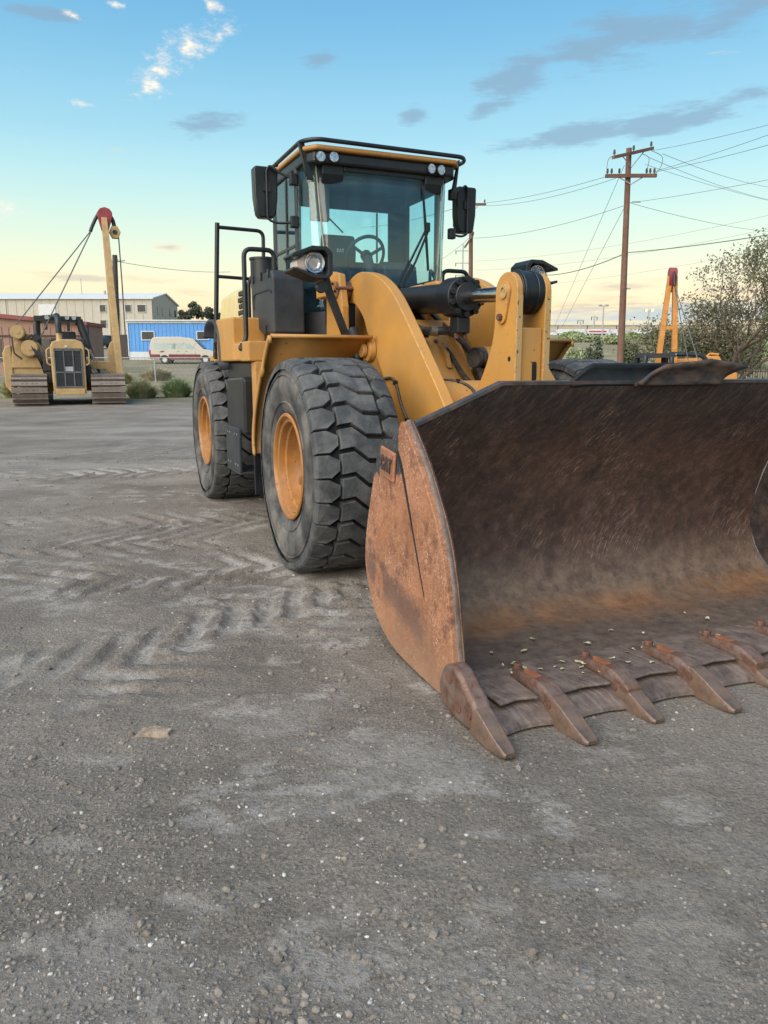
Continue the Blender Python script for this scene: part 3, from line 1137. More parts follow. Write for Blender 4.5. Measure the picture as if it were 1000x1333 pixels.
ey.build('cylinder_anchor', 'yellow', loader, bevel=.05, seg=3, each=True)
# thin harness cables clipped to the arm and the cross tube
def on_arm(y, z):
    return (-.512, y, z)
c1_ = MB().tube(smooth_poly([(-.57, .60, 1.50), (-.53, .55, 1.40), on_arm(.40, 1.36), on_arm(.22, 1.365), on_arm(.12, 1.33), on_arm(.02, 1.18), on_arm(-.10, 1.06), on_arm(-.22, .93), on_arm(-.3, .84)], 5), .011, 8)
c1_.build('grease_line', 'hose', loader, smooth=60)
c2_ = MB().tube(smooth_poly([(-.40, -.06, 1.40), (-.33, -.15, 1.355), (-.24, -.25, 1.352), (-.17, -.33, 1.33), (-.13, -.40, 1.28), (-.14, -.44, 1.22)], 5), .011, 8)
c2_.build('grease_line', 'hose', loader, smooth=60)
cl_ = MB()
for p_ in ((-.515, .12, 1.33), (-.515, -.10, 1.06), (-.33, -.15, 1.355), (-.2, -.29, 1.345)):
    cl_.box(p_[0] - .012, p_[0] + .012, p_[1] - .02, p_[1] + .02, p_[2] - .018, p_[2] + .018)
cl_.build('line_clip', 'black', loader, bevel=.004, each=True)
kn = MB()
for k in range(9):
    q = Vector((-.14 + .05 * lr.random(), -.43 + .05 * lr.random(), 1.16 + .09 * lr.random()))
    kn.cyl(q, q + Vector((.03 - .06 * lr.random(), -.03 * lr.random(), .03 - .06 * lr.random())), .013, n=8)
kn.build('grease_manifold', 'rustbolt', loader, smooth=40)

# ---- cab
cab = empty('cab', (0, 0, 0), 0, loader)
FZ = 1.72
plan = [(-.58, 1.50), (-.77, 1.74), (-.77, 2.55), (.77, 2.55), (.77, 1.74), (.58, 1.50)]
fl = MB().prism(plan, FZ - .02, FZ + .10, 'z')
fl.build('cab_floor', 'cabgrey', cab, bevel=.01)
# lower panels
lp = MB()
lp.prism([(-.58, 1.50), (-.58, 1.53), (.58, 1.53), (.58, 1.50)], FZ + .1, 2.17, 'z')
lp.prism([(-.77, 1.77), (-.745, 1.77), (-.745, 2.55), (-.77, 2.55)], FZ + .1, 2.10, 'z')
lp.prism([(.77, 1.77), (.745, 1.77), (.745, 2.55), (.77, 2.55)], FZ + .1, 2.30, 'z')
lp.build('cab_panel', 'cabgrey', cab, each=True)
cpn = MB()
for s in (-1, 1):
    cpn.prism([(s * .595, 1.505), (s * .765, 1.72), (s * .745, 1.735), (s * .578, 1.525)], FZ - .25, FZ + .22, 'z')
cpn.build('corner_panel', 'cabgrey', cab, bevel=.006, each=True)
und = MB().box(-.70, .70, 1.62, 2.5, 1.25, FZ - .025)
und.build('cab_base', 'black', cab, bevel=.02)
# rear wall with window openings
bw = MB()
bw.box(-.745, .745, 2.52, 2.55, FZ + .1, 2.52)
bw.box(-.745, .745, 2.52, 2.55, 3.03, 3.22)
for a_, b_ in ((-.745, -.50), (.52, .745)):
    bw.box(a_, b_, 2.521, 2.549, 2.522, 3.028)
bw.build('rear_wall', 'interior', cab, each=True)
MB().box(-.50, .52, 2.532, 2.536, 2.522, 3.028).build('rear_window', 'glass', cab)
MB().box(.36, .375, 2.515, 2.531, 2.525, 3.02).build('window_seal', 'black', cab)
rw = MB()
rw.box(.72, .77, 1.74, 1.82, FZ + .1, 3.22)
rw.box(.72, .77, 2.47, 2.549, FZ + .1, 3.22)
rw.box(.72, .769, 1.821, 2.469, 3.10, 3.22)
rw.build('cab_pillar', 'cabgrey', cab, bevel=.012, each=True)
lw = MB()
lw.box(-.785, -.735, 1.735, 1.79, FZ - .2, 3.22)
lw.box(-.785, -.735, 2.47, 2.551, FZ + .1, 3.22)
lw.build('cab_pillar', 'cabgrey', cab, bevel=.012, each=True)
dp = MB()
dp.box(-.782, -.762, 2.06, 2.10, FZ + .1, 3.16)
dp.box(-.780, -.764, 1.80, 2.46, 2.52, 2.55)
dp.build('door_frame', 'black', cab, bevel=.005, each=True)
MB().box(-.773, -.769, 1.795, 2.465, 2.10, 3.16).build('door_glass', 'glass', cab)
MB().box(.757, .761, 1.825, 2.465, 2.30, 3.10).build('side_window', 'glass', cab)
vs_ = MB()
for k in range(3):
    vs_.box(-.788, -.786, 1.83 + .03 * k, 1.845 + .03 * k, 3.06 + .015 * k, 3.13 + .015 * k)
vs_.build('vent_slot', 'black', cab, each=True)
# curved windscreen and raked corner panes
rows = []
for i in range(7):
    f_ = i / 6
    z_ = 2.17 + (3.19 - 2.17) * f_
    hwid = .575 + .085 * f_
    rows.append([(hwid * u, 1.50 - .055 * (1 - u * u) - .05 * f_ * (1 - f_) + .03 * f_, z_) for u in np.linspace(-1, 1, 17)])
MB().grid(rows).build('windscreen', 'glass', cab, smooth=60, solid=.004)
cornerp = MB()
n_ = 8
rows = []
for i in range(n_ + 1):
    f_ = i / n_
    z_ = 1.95 + (3.19 - 1.95) * f_
    g_ = max(0, (z_ - 2.17) / 1.02)
    a = Vector((-(.575 + .085 * g_), 1.50 + .03 * g_, z_))
    c_ = Vector((-.765, 1.735, z_))
    rows.append([tuple(a.lerp(c_, u) + Vector((-.025, -.02, 0)) * (4 * u * (1 - u))) for u in np.linspace(0, 1, 7)])
cornerp.grid(rows)
cornerp.build('corner_window', 'glass', cab, smooth=60, solid=.004)
cornerp.flipx().build('corner_window', 'glass', cab, smooth=60, solid=.004)
sm_ = MB()
for s in (-1, 1):
    sm_.tube([(s * .577, 1.497, 2.0), (s * .577, 1.497, 2.17), (s * .662, 1.527, 3.19)], .007, 6)
sm_.build('window_seam', M('pale_sealant', (0.32, 0.27, 0.2), .6), cab, each=True)
sb = MB().tube([(.577 * u, 1.494 - .055 * (1 - u * u), 2.172) for u in np.linspace(-1, 1, 13)], .014, 6)
sb.build('windscreen_seal', 'black', cab, smooth=60)
dk = MB().prism([(-.60, 1.42), (.60, 1.42), (.62, 1.60), (-.62, 1.60)], 2.06, 2.13, 'z')
dk.build('cowl', 'black', cab, bevel=.015)
# roof
rp = [(-.70, 1.42), (.72, 1.42), (.80, 1.55), (.82, 2.70), (-.80, 2.70), (-.78, 1.55)]
MB().prism(rp, 3.17, 3.268, 'z').build('roof_liner', 'black', cab, bevel=.02)
rt = [(-.70, 1.38), (.74, 1.38), (.84, 1.52), (.84, 2.78), (-.82, 2.78), (-.80, 1.52)]
MB().prism(rt, 3.270, 3.312, 'z').build('roof', 'yellow', cab, bevel=.02, seg=3)
MB().box(-.70, .72, 1.60, 2.52, 3.178, 3.188).build('headliner', 'headliner', cab)
vz = MB()
vz.prism([(1.47, 3.19), (1.47, 3.10), (1.50, 3.02), (1.56, 3.10), (1.56, 3.19)], -.62, -.42).prism([(1.47, 3.19), (1.47, 3.10), (1.50, 3.02), (1.56, 3.10), (1.56, 3.19)], .42, .62)
vz.prism([(1.47, 3.19), (1.47, 3.13), (1.52, 3.13), (1.52, 3.19)], -.419, .419)
vz.build('visor', 'black', cab, bevel=.01, each=True)
rr = MB().tube([(-.80, 2.85, 3.345), (-.80, 1.50, 3.345), (-.70, 1.37, 3.345), (.80, 1.37, 3.335), (.90, 1.50, 3.335), (.90, 2.85, 3.335)], .019, 10, .10)
rr.build('roof_rail', 'black', cab, smooth=60)
st_ = MB()
for s, xx in ((-1, -.80), (1, .86)):
    st_.prism([(xx - .02, 3.345), (xx + .03 * -s, 3.345), (xx - s * .10, 3.05), (xx - s * .06, 3.05)], 1.50, 1.54, 'y')
    st_.prism([(xx - .02, 3.345), (xx + .02, 3.345), (xx - s * .02, 3.27), (xx - s * .05, 3.27)], 2.3, 2.33, 'y')
st_.build('rail_bracket', 'black', cab, each=True)
for xl, zl in ((-.655, 3.215), (-.535, 3.222), (.455, 3.215), (.565, 3.212)):
    L_ = MB().cyl((xl, 1.47, zl), (xl, 1.40, zl), .048, n=24)
    lo = L_.build('work_light', 'black', cab, smooth=40)
    MB().cyl((xl, 1.40, zl), (xl, 1.392, zl), .040, n=24).build('lamp_lens', 'lens', cab, smooth=40)
# inside
se = MB()
se.box(-.33, .05, 2.12, 2.45, 1.95, 2.16)
se.prism([(2.40, 2.14), (2.50, 2.14), (2.49, 2.60), (2.46, 2.76), (2.40, 2.76), (2.36, 2.6)], -.32, .04)
se.box(-.23, -.05, 2.2, 2.4, FZ + .1, 1.96)
se.build('seat', 'interior', cab, bevel=.045, seg=3, smooth=40)
lt, lw_ = letters_cat(.035, .002)
for i, q in enumerate(lt.v):
    lt.v[i] = (q[0] - .14 - lw_ / 2, q[1] + 2.362 + (q[2] * .0), q[2] + 2.585)
lt.build('seat_lettering', 'white', cab)
sw = MB()
Ms = Matrix.Translation((-.03, 1.93, 2.50)) @ Matrix.Rotation(R(-58), 4, 'X')
ring = [(Ms @ Vector((.195 * math.cos(a), .195 * math.sin(a), 0))) for a in np.linspace(0, 2 * math.pi, 33)]
sw.tube(ring, .017, 10)
for a in (90, 210, 330):
    sw.tube([Ms @ Vector((0, 0, -.02)), Ms @ Vector((.19 * math.cos(R(a)), .19 * math.sin(R(a)), 0))], .016, 8)
sw.cyl(Ms @ Vector((0, 0, -.035)), Ms @ Vector((0, 0, .02)), .055, n=16)
sw.build('steering_wheel', 'interior', cab, smooth=60)
co = MB()
co.tube([Ms @ Vector((0, 0, -.03)), (-.03, 1.72, 2.2), (-.03, 1.62, 1.85)], .05, 10)
co.prism([(1.56, 2.16), (1.60, 2.38), (1.72, 2.43), (1.84, 2.36), (1.84, 2.12)], .02, .40)
co.build('console', 'interior', cab, bevel=.03, seg=3, smooth=40)
ac = MB().box(-.50, -.36, 2.1, 2.5, 2.2, 2.34).box(.10, .26, 2.1, 2.5, 2.2, 2.36)
ac.build('armrest', 'interior', cab, bevel=.03, seg=3, each=True)
mon = MB().box(-.60, -.42, 1.86, 1.92, 2.78, 3.10)
mon.build('monitor', 'headliner', cab, bevel=.012)
# wipers
wp = MB()
wp.tube([(.05, 1.43, 2.12), (.25, 1.44, 2.42), (.45, 1.475, 2.72)], .011, 6)
wp.tube([(.11, 1.43, 2.12), (.30, 1.44, 2.40), (.47, 1.475, 2.70)], .011, 6)
wp.build('wiper_arm', 'black', cab, smooth=60, each=True)
wb = MB()
wb.prism([(.385, 3.06), (.40, 3.06), (.44, 2.75), (.475, 2.34), (.455, 2.33), (.415, 2.72)], 1.462, 1.476, 'y')
wb.box(.425, .475, 1.452, 1.480, 2.68, 2.76)
wb.build('wiper_blade', 'black', cab)
wr = MB().tube([(-.28, 2.50, 2.99), (-.06, 2.50, 2.80)], .008, 6)
wr.build('rear_wiper', 'black', cab)

# the windscreen side away from the door is narrower: pull the right half of the cab in
for ch in list(cab.children):
    if ch.type == 'MESH':
        for v_ in ch.data.vertices:
            if v_.co.x > 0:
                v_.co.x *= 0.885
# extra hoses and fittings behind the tilt cylinder
for pts_, r_ in (([(.16, .95, 1.95), (.20, .70, 1.78), (.22, .45, 1.66), (.24, .25, 1.50), (.22, .08, 1.34)], .024), ([(.10, 1.0, 1.9), (.12, .72, 1.70), (.14, .50, 1.56), (.15, .30, 1.40), (.16, .12, 1.30)], .020),
                 ([(-.24, .98, 1.88), (-.20, .80, 1.74), (-.17, .66, 1.70), (-.05, .60, 1.70)], .018), ([(-.05, .52, 1.70), (-.10, .62, 1.72), (-.22, .86, 1.80), (-.26, 1.05, 1.9)], .020)):
    MB().tube(smooth_poly(pts_, 5), r_, 10).build('hydraulic_hose', 'hose', loader, smooth=60)
MB().lathe([(-.05, .0), (-.05, .075), (-.03, .085), (-.01, .075), (.01, .085), (.03, .075), (.05, .085), (.05, 0)], 24, Matrix.Translation((.24, .20, 1.52)) @ Matrix.Rotation(R(20), 4, 'Z')).build('rubber_boot', 'hose', loader, smooth=40)
MB().cyl((.30, .22, 1.52), (.36, .22, 1.52), .09, n=24).build('pin_boss', 'yellow', loader, smooth=40, bevel=.008)
for x_ in (-.06, .06):
    MB().cyl((x_ * .6, .05, 1.70), (x_ * .6, .05, 1.66), .018, n=6).build('hose_nut', 'rustbolt', loader, bevel=.003)

# ---- mirrors
for s in (-1, 1):
    mir = empty('mirror', (s * 1.02, 1.92, 2.99), 0, loader)
    hz = [(-.11, .20), (-.09, .215), (.09, .215), (.11, .20), (.105, -.05), (.085, -.19), (.06, -.22), (-.06, -.22), (-.085, -.19), (-.105, -.05)]
    MB().prism(hz, -.065, .05, 'y').build('mirror_housing', 'black', mir, bevel=.025, seg=3, smooth=40)
    MB().box(-.09, .09, .051, .055, -.15, .18).build('mirror_glass', 'lens', mir)
    bk = MB()
    bk.box(-.035, .035, -.085, -.06, .0, .08)
    bk.tube([(-s * .25, -.16, .10), (-s * .12, -.12, .15), (-s * .03, -.09, .22), (0, -.085, .18), (0, -.085, -.24), (-s * .08, -.11, -.27), (-s * .25, -.16, -.26)], .011, 8, .06)
    bk.build('mirror_bracket', 'black', mir, smooth=50)
    mt_ = MB()
    for dz in (.10, -.26):
        mt_.box(-s * .22 - .035, -s * .22 + .035, -.20, -.14, dz - .05, dz + .05)
    mt_.build('mirror_mount', 'black', mir, bevel=.01, each=True)

# ---- fenders, headlamps
fp = smooth_poly([(.50, 1.672), (.56, 1.672), (.74, 1.50), (.91, 1.33), (1.10, 1.07), (1.18, .86), (1.17, .72)], 4)
fend = MB()
fend.grid([[(-1.36, y_, z_) for (y_, z_) in fp], [(-.54, y_, z_) for (y_, z_) in fp]])
lipf = MB()
lipf.grid([[(-1.372, y_ + 0, z_) for (y_, z_) in fp], [(-1.372, y_ - .05 * (1 if z_ < 1.5 else .2), z_ - .05 * (1 if z_ > 1.4 else .2)) for (y_, z_) in fp]])
for k_, (a, b2) in enumerate(((fend, lipf), (fend.flipx(), lipf.flipx()))):
    f_ = a.build('front_fender', 'yellow_sheet', loader, smooth=40, solid=.022)
    b2.build('fender_lip', 'yellow_sheet', f_, smooth=40, solid=.02)
for s in (-1, 1):
    hlm = empty('headlamp', (0, 0, 0), 0, loader)
    k_ = lambda pts: [(-s * x, z) for x, z in pts] if s > 0 else pts
    frame = [(-1.19, 2.265), (-1.185, 2.285), (-1.03, 2.345), (-.915, 2.345), (-.868, 2.30), (-.868, 2.15), (-.90, 2.11), (-1.0, 2.105), (-1.19, 2.165), (-1.185, 2.185), (-1.0, 2.135), (-.915, 2.14), (-.905, 2.17), (-.905, 2.28), (-.93, 2.315), (-1.03, 2.312), (-1.15, 2.262)]
    MB().prism(k_(frame), .50, .76, 'y').build('lamp_guard', 'black', hlm, bevel=.006)
    bdy = [(-1.14, 2.24), (-1.06, 2.30), (-.93, 2.30), (-.915, 2.16), (-1.0, 2.15), (-1.14, 2.19)]
    MB().prism(k_(bdy), .58, .74, 'y').build('lamp_body', M('silver_lamp_body', (0.55, 0.46, 0.42), .3, .3), hlm, bevel=.012)
    ml_ = Matrix.Translation((s * 1.0, .55, 2.228)) @ Matrix.Rotation(math.pi / 2, 4, 'Z')
    MB().lathe([(-.004, .070), (.0, .066), (.022, .052), (.034, .030), (.038, .012), (.038, 0)], 14, ml_).build('lamp_reflector', 'lens', hlm)
    MB().lathe([(.034, .016), (.012, .014), (.006, .008), (.004, 0)], 12, ml_).build('lamp_bulb', 'clear', hlm, smooth=50)
    MB().lathe([(.002, .070), (-.008, .055), (-.013, .03), (-.015, 0)], 24, ml_).build('lamp_glass', 'clear', hlm, smooth=50)
    MB().lathe([(-.01, .070), (-.012, .077), (.04, .077), (.04, .070)], 28, ml_).build('lamp_ring', 'chrome', hlm, smooth=40)
    MB().cyl((s * .93, .62, 2.055), (s * .93, .56, 2.055), .045, n=16).build('horn', 'black', hlm, smooth=40)
    br = MB().prism(k_([(-.905, 2.17), (-.87, 2.17), (-.84, 2.05), (-.695, 1.69), (-.75, 1.69), (-.885, 2.02)]), .60, .66, 'y')
    br.box(s * .78, s * .68, .58, .70, 1.688, 1.70)
    br.build('lamp_bracket', 'black', hlm, bevel=.006)

# ---- left service box, platform, rails, steps
bx = MB().prism([(1.47, 1.74), (1.47, 2.22), (1.52, 2.28), (2.22, 2.28), (2.27, 2.20), (2.25, 1.86), (1.85, 1.74)], -1.09, -.80)
bx.build('service_box', 'plastic', loader, bevel=.02, seg=3)
ln = MB()
ln.tube([(-1.093, 2.16, 1.98), (-1.093, 2.16, 2.10), (-1.093, 2.10, 2.12), (-1.093, 1.6, 2.12), (-1.093, 1.5, 2.09)], .007, 6, .03)
ln.build('box_seam', 'black', loader)
hg = MB()
for yy, zz in ((2.15, 2.27), (1.85, 2.27), (1.58, 2.27), (2.1, 1.85), (1.72, 1.80)):
    hg.box(-1.105, -1.085, yy - .02, yy + .02, zz - .05, zz + .02)
hg.build('box_latch', 'black', loader, bevel=.004, each=True)
us = MB().prism([(1.50, 1.73), (1.88, 1.73), (2.24, 1.85), (2.24, 1.70), (1.50, 1.55)], -1.04, -.82)
us.build('box_underside', 'black', loader)
pc = MB().cyl((-.95, 2.32, 2.20), (-.95, 2.32, 2.47), .125, n=28).cyl((-.95, 2.32, 2.46), (-.95, 2.32, 2.48), .135, n=28)
pc.build('air_precleaner', 'black', loader, smooth=40)
pf = MB()
pf.prism([(1.62, 1.50), (1.62, 1.66), (2.00, 1.66), (2.0, 1.90), (2.85, 1.92), (2.92, 1.84), (2.92, 1.50)], -1.34, -.86)
pf.build('platform_box', 'yellow', loader, bevel=.015)
pf2 = MB().box(-1.36, -.95, 1.30, 1.618, 1.495, 1.665)
pf2.build('platform_edge', 'yellow', loader, bevel=.012)
cm = MB().box(-1.31, -1.15, 1.28, 1.42, .62, 1.493)
cm.build('step_column', 'yellow', loader, bevel=.01)
bpz = MB().box(-1.27, -1.235, 1.44, 2.62, .92, 1.494)
bpz.build('step_backing', 'black', loader, bevel=.02)
s1 = MB().prism([(1.44, .86), (1.44, 1.34), (1.50, 1.36), (2.15, 1.34), (2.20, .95), (2.10, .86)], -1.38, -1.28)
s1.build('step_box', 'black', loader, bevel=.02, seg=2)
s2 = MB()
s2.prism([(1.62, .50), (1.60, .90), (2.18, .90), (2.18, .50)], -1.40, -1.372)
s2.box(-1.40, -1.15, 1.62, 2.18, .478, .50)
s2.build('step_plate', 'plastic', loader, bevel=.008)
sbt = MB()
for yy in (1.68, 1.78, 2.0, 2.1):
    for zz in (.56, .84):
        sbt.cyl((-1.398, yy, zz), (-1.406, yy, zz), .012, n=8)
sbt.build('step_bolt', 'steel', loader, each=True)
mf = MB().box(-1.36, -.9, 1.20, 1.225, .36, .92)
mf.build('mud_flap', 'black', loader, bevel=.006)
h1 = MB().tube([(-1.30, 1.56, 1.60), (-1.375, 1.58, 1.60), (-1.30, 1.62, 1.68), (-1.29, 1.65, 2.46), (-1.02, 1.65, 2.46), (-1.03, 1.65, 1.68)], .021, 10, .07)
h1.build('handrail', 'black', loader, smooth=60)
h2 = MB().tube([(-1.36, 2.80, 1.54), (-1.345, 2.80, 1.7), (-1.285, 2.80, 2.86)], .024, 10)
h2.tube([(-1.288, 2.80, 2.82), (-.82, 2.80, 2.81), (-.825, 2.80, 2.44), (-.985, 2.80, 2.34), (-.99, 2.80, 1.90)], .019, 10, .07)
h2.tube([(-1.31, 2.80, 2.345), (-.985, 2.80, 2.335)], .017, 8)
h2.build('handrail', 'black', loader, smooth=60)
fp2 = MB()
for (x_, y_, z_) in ((-1.365, 1.56, 1.62), (-1.37, 2.80, 1.56), (-1.37, 2.80, 1.66)):
    fp2.box(x_, x_ + .03, y_ - .03, y_ + .03, z_ - .035, z_ + .035)
fp2.build('rail_foot', 'black', loader, bevel=.004, each=True)
h3 = MB().tube([(.86, 2.05, 1.7), (.86, 2.05, 2.42), (1.15, 2.05, 2.42), (1.15, 2.05, 1.6)], .021, 10, .07)
h3.tube([(.84, 2.3, 1.8), (.84, 2.3, 2.48), (1.0, 2.35, 2.2), (1.05, 2.35, 1.7)], .017, 10, .07)
h3.build('handrail', 'black', loader, smooth=60)
pf3 = MB().box(.86, 1.34, 1.4, 2.9, 1.5, 1.7)
pf3.build('platform_box', 'yellow', loader, bevel=.015)
rfp = smooth_poly([(2.60, 1.42), (2.64, 1.72), (2.78, 1.87), (3.05, 1.92), (3.32, 1.88), (3.42, 1.76)], 4)
for s in (-1, 1):
    g_ = MB().grid([[(s * 1.36, y_, z_) for y_, z_ in rfp], [(s * .9, y_, z_) for y_, z_ in rfp]])
    g_.build('rear_fender', 'plastic', loader, smooth=40, solid=.03)
# engine hood
hoodm = M('hood_pale_yellow', (0.56, 0.45, 0.20), 0.5, var=0.1, dust=(0.5, 0.42, 0.3), dust_amt=0.4)
hp = [(-.72, 1.45), (-.74, 2.05), (-.70, 2.36), (-.55, 2.46), (.55, 2.46), (.70, 2.36), (.74, 2.05), (.72, 1.45)]
MB().prism(hp, 3.05, 5.7, 'y').build('engine_hood', hoodm, loader, bevel=.04, seg=3, smooth=40)
gr = MB()
for i in range(4):
    for j in range(9):
        gr.cyl((-.752, 4.1 + .085 * i + (.04 if j % 2 else 0), 1.72 + .075 * j), (-.72, 4.1 + .085 * i + (.04 if j % 2 else 0), 1.72 + .075 * j), .03, n=6)
gr.build('hood_grille', 'black', loader, each=True)
MB().box(-.76, -.5, 2.86, 3.04, 1.6, 2.36).build('hood_side', M('silver_panel', (0.5, 0.5, 0.48), .4, .2), loader, bevel=.03)
ex = MB().cyl((.3, 3.9, 2.4), (.3, 3.9, 2.95), .07, n=20)
ex.build('exhaust_stack', 'black', loader, smooth=40)


# ------------------------------------------------------------------ bucket of the loader
def steel_mat(name, kind):
    m = bpy.data.materials.new(name)
    m.use_nodes = True
    t = m.node_tree
    b = t.nodes['Principled BSDF']
    L = t.links.new
    tcn = t.nodes.new('ShaderNodeTexCoord')
    obj = tcn.outputs['Object']

    def mapping(rot, scl):
        mp = t.nodes.new('ShaderNodeMapping')
        mp.vector_type = 'TEXTURE'
        mp.inputs['Rotation'].default_value = rot
        mp.inputs['Scale'].default_value = tuple(1 / q for q in scl)
        L(obj, mp.inputs[0])
        return mp.outputs[0]

    def noise(s, d=6, r=0.6, v=None, dist=0.0):
        n = t.nodes.new('ShaderNodeTexNoise')
        n.inputs['Scale'].default_value = s
        n.inputs['Detail'].default_value = d
        n.inputs['Roughness'].default_value = r
        n.inputs['Distortion'].default_value = dist
        L(v if v is not None else obj, n.inputs['Vector'])
        return n.outputs[0]

    def mr(v, a, b_, c=0.0, d=1.0):
        n = t.nodes.new('ShaderNodeMapRange')
        for i, x in enumerate((a, b_, c, d)):
            n.inputs[i + 1].default_value = x
        L(v, n.inputs[0])
        return n.outputs[0]

    def mix(f, a, c, blend='MIX'):
        n = t.nodes.new('ShaderNodeMix')
        n.data_type = 'RGBA'
        n.blend_type = blend
        for s, v in ((n.inputs[0], f), (n.inputs[6], a), (n.inputs[7], c)):
            if isinstance(v, (int, float)):
                s.default_value = v
            elif isinstance(v, tuple):
                s.default_value = (*v, 1)
            else:
                L(v, s)
        return n.outputs[2]

    def mth(op, a, c):
        n = t.nodes.new('ShaderNodeMath')
        n.operation = op
        for s, v in zip(n.inputs, (a, c)):
            if isinstance(v, (int, float)):
                s.default_value = v
            else:
                L(v, s)
        return n.outputs[0]

    sp = t.nodes.new('ShaderNodeSeparateXYZ')
    L(obj, sp.inputs[0])
    X, Y, Z = sp.outputs
    rough = 0.62
    if kind == 'side':
        col = mix(mr(noise(4, 9, 0.75), 0.34, 0.66), (0.18, 0.075, 0.036), (0.35, 0.155, 0.078))
        col = mix(mth('MULTIPLY', mr(noise(20, 8, 0.78, None, 2.5), 0.47, 0.60), mr(noise(2.2, 5, .65), .36, .60)), col, (0.40, 0.205, 0.12))
        col = mix(mth('MULTIPLY', mth('MULTIPLY', mr(noise(34, 6, 0.75, None, 3.0), 0.52, 0.60), mr(noise(3.0, 5, .65), .42, .60)), 0.8), col, (0.56, 0.37, 0.28))
        col = mix(mth('MULTIPLY', mr(noise(9, 8, 0.75), 0.55, 0.64), 0.75), col, (0.115, 0.055, 0.038))
        # worn dark patch low on the plate and a dusty lower edge
        dpos = mth('ADD', mr(mth('ABSOLUTE', mth('ADD', mth('ADD', Y, 2.02), mth('MULTIPLY', Z, 0.95)), 0.0), .32, .30), 0.0)
        band = mth('MULTIPLY', mth('MULTIPLY', mr(mth('ABSOLUTE', mth('SUBTRACT', mth('ADD', mth('MULTIPLY', Y, -0.24), Z), 0.80), 0), 0.13, 0.05), mr(Y, -2.42, -2.2)), mr(noise(5.5, 6, 0.7), 0.40, 0.52))
        col = mix(mth('MULTIPLY', band, 0.75), col, (0.10, 0.062, 0.055))
        low = mth('MULTIPLY', mr(mth('ADD', Z, mth('MULTIPLY', noise(5, 6), 0.3)), 0.50, 0.22), 0.55)
        col = mix(low, col, (0.27, 0.175, 0.115))
        # old black paint left at the upper rear corner
        pt_ = mth('ADD', mth('ADD', Z, mth('MULTIPLY', Y, 0.12)), mth('MULTIPLY', noise(30, 5, 0.7), 0.10))
        pm_ = mth('MULTIPLY', mr(pt_, 0.755, 0.775), mr(Y, -2.0, -1.985))
        col = mix(pm_, col, mix(mr(noise(40, 5, .7), .55, .68), (0.035, 0.04, 0.045), (0.14, 0.10, 0.08)))
        scr = mr(noise(3.5, 4, 0.6, mapping((0.75, 0, 0), (1, 16, 1.2))), 0.64, 0.72)
        col = mix(mth('MULTIPLY', scr, 0.45), col, (0.50, 0.36, 0.29))
        rough = 0.68
    elif kind == 'shell':
        col = mix(mr(noise(4, 8, 0.7), 0.3, 0.7), (0.034, 0.021, 0.018), (0.100, 0.056, 0.043))
        col = mix(mth('MULTIPLY', mr(noise(16, 10, 0.8), 0.50, 0.66), 0.6), col, (0.150, 0.090, 0.068))
        col = mix(mth('MULTIPLY', mr(noise(7, 9, 0.8), 0.54, 0.66), 0.7), col, (0.022, 0.018, 0.020))
        st = mr(noise(4, 10, 0.8, mapping((0, -0.95, 0), (1.4, 1, 5)), 0.3), 0.48, 0.66)
        col = mix(mth('MULTIPLY', mth('MULTIPLY', st, mr(noise(1.6, 4, .6), .36, .62)), 0.7), col, (0.135, 0.088, 0.070))
        bl_ = mth('MULTIPLY', mr(mth('ADD', Z, mth('MULTIPLY', noise(3, 7, .7), .45)), 1.22, 1.48), 0.65)
        col = mix(bl_, col, mix(mr(noise(7, 6, .7, mapping((0, -0.95, 0), (1, 1, 6))), .48, .62), (0.018, 0.021, 0.026), (0.085, 0.060, 0.050)))
        sc = mr(noise(9, 3, 0.55, mapping((0, -0.95, 0), (1.6, 1, 40))), 0.615, 0.65)
        col = mix(mth('MULTIPLY', mth('MULTIPLY', sc, mr(noise(2.0, 3), .46, .58)), 0.8), col, (0.38, 0.30, 0.24))
        # packed earth and fresh rust low down, on the curve and the floor
        hgt = mth('ADD', Z, mth('MULTIPLY', mth('SUBTRACT', noise(6, 8, .7), .5), 0.32))
        d1 = mr(hgt, 0.40, 0.16)
        earth = mix(mr(noise(11, 7, .72), .36, .62), (0.085, 0.058, 0.044), (0.215, 0.155, 0.112))
        col = mix(mth('MULTIPLY', d1, 0.85), col, earth)
        fl_ = mr(mth('ADD', mth('MULTIPLY', Y, -1), mth('MULTIPLY', noise(3.0, 6, .65), .55)), 2.02, 2.32)
        lowm = mr(mth('ADD', Z, mth('MULTIPLY', mth('SUBTRACT', noise(4, 6, .7), .5), .12)), 0.15, 0.07)
        rust = mix(mr(noise(9, 8, .72), .36, .64), (0.135, 0.066, 0.032), (0.285, 0.150, 0.078))
        col = mix(mth('MULTIPLY', lowm, mr(noise(2.2, 6, .7), .36, .52)), col, rust)
        plate = mix(mr(noise(14, 8, .75), .34, .64), (0.050, 0.040, 0.035), (0.145, 0.112, 0.092))
        col = mix(mth('MULTIPLY', mth('MULTIPLY', fl_, lowm), 0.9), col, plate)
        rough = 0.66
    elif kind == 'edge':
        col = mix(mr(noise(10, 8, 0.72), 0.33, 0.66), (0.062, 0.046, 0.040), (0.20, 0.150, 0.125))
        col = mix(mth('MULTIPLY', mr(noise(5, 6, .7, mapping((0, 0, 0.2), (9, 1, 1))), .52, .68), .6), col, (0.28, 0.22, 0.19))
        rough = 0.55
    else:
        col = mix(mr(noise(22, 7, 0.7), 0.33, 0.66), (0.085, 0.047, 0.036), (0.205, 0.120, 0.088))
        col = mix(mth('MULTIPLY', mr(noise(9, 5, .6), .46, .60), .7), col, (0.20, 0.15, 0.135))
        rough = 0.5
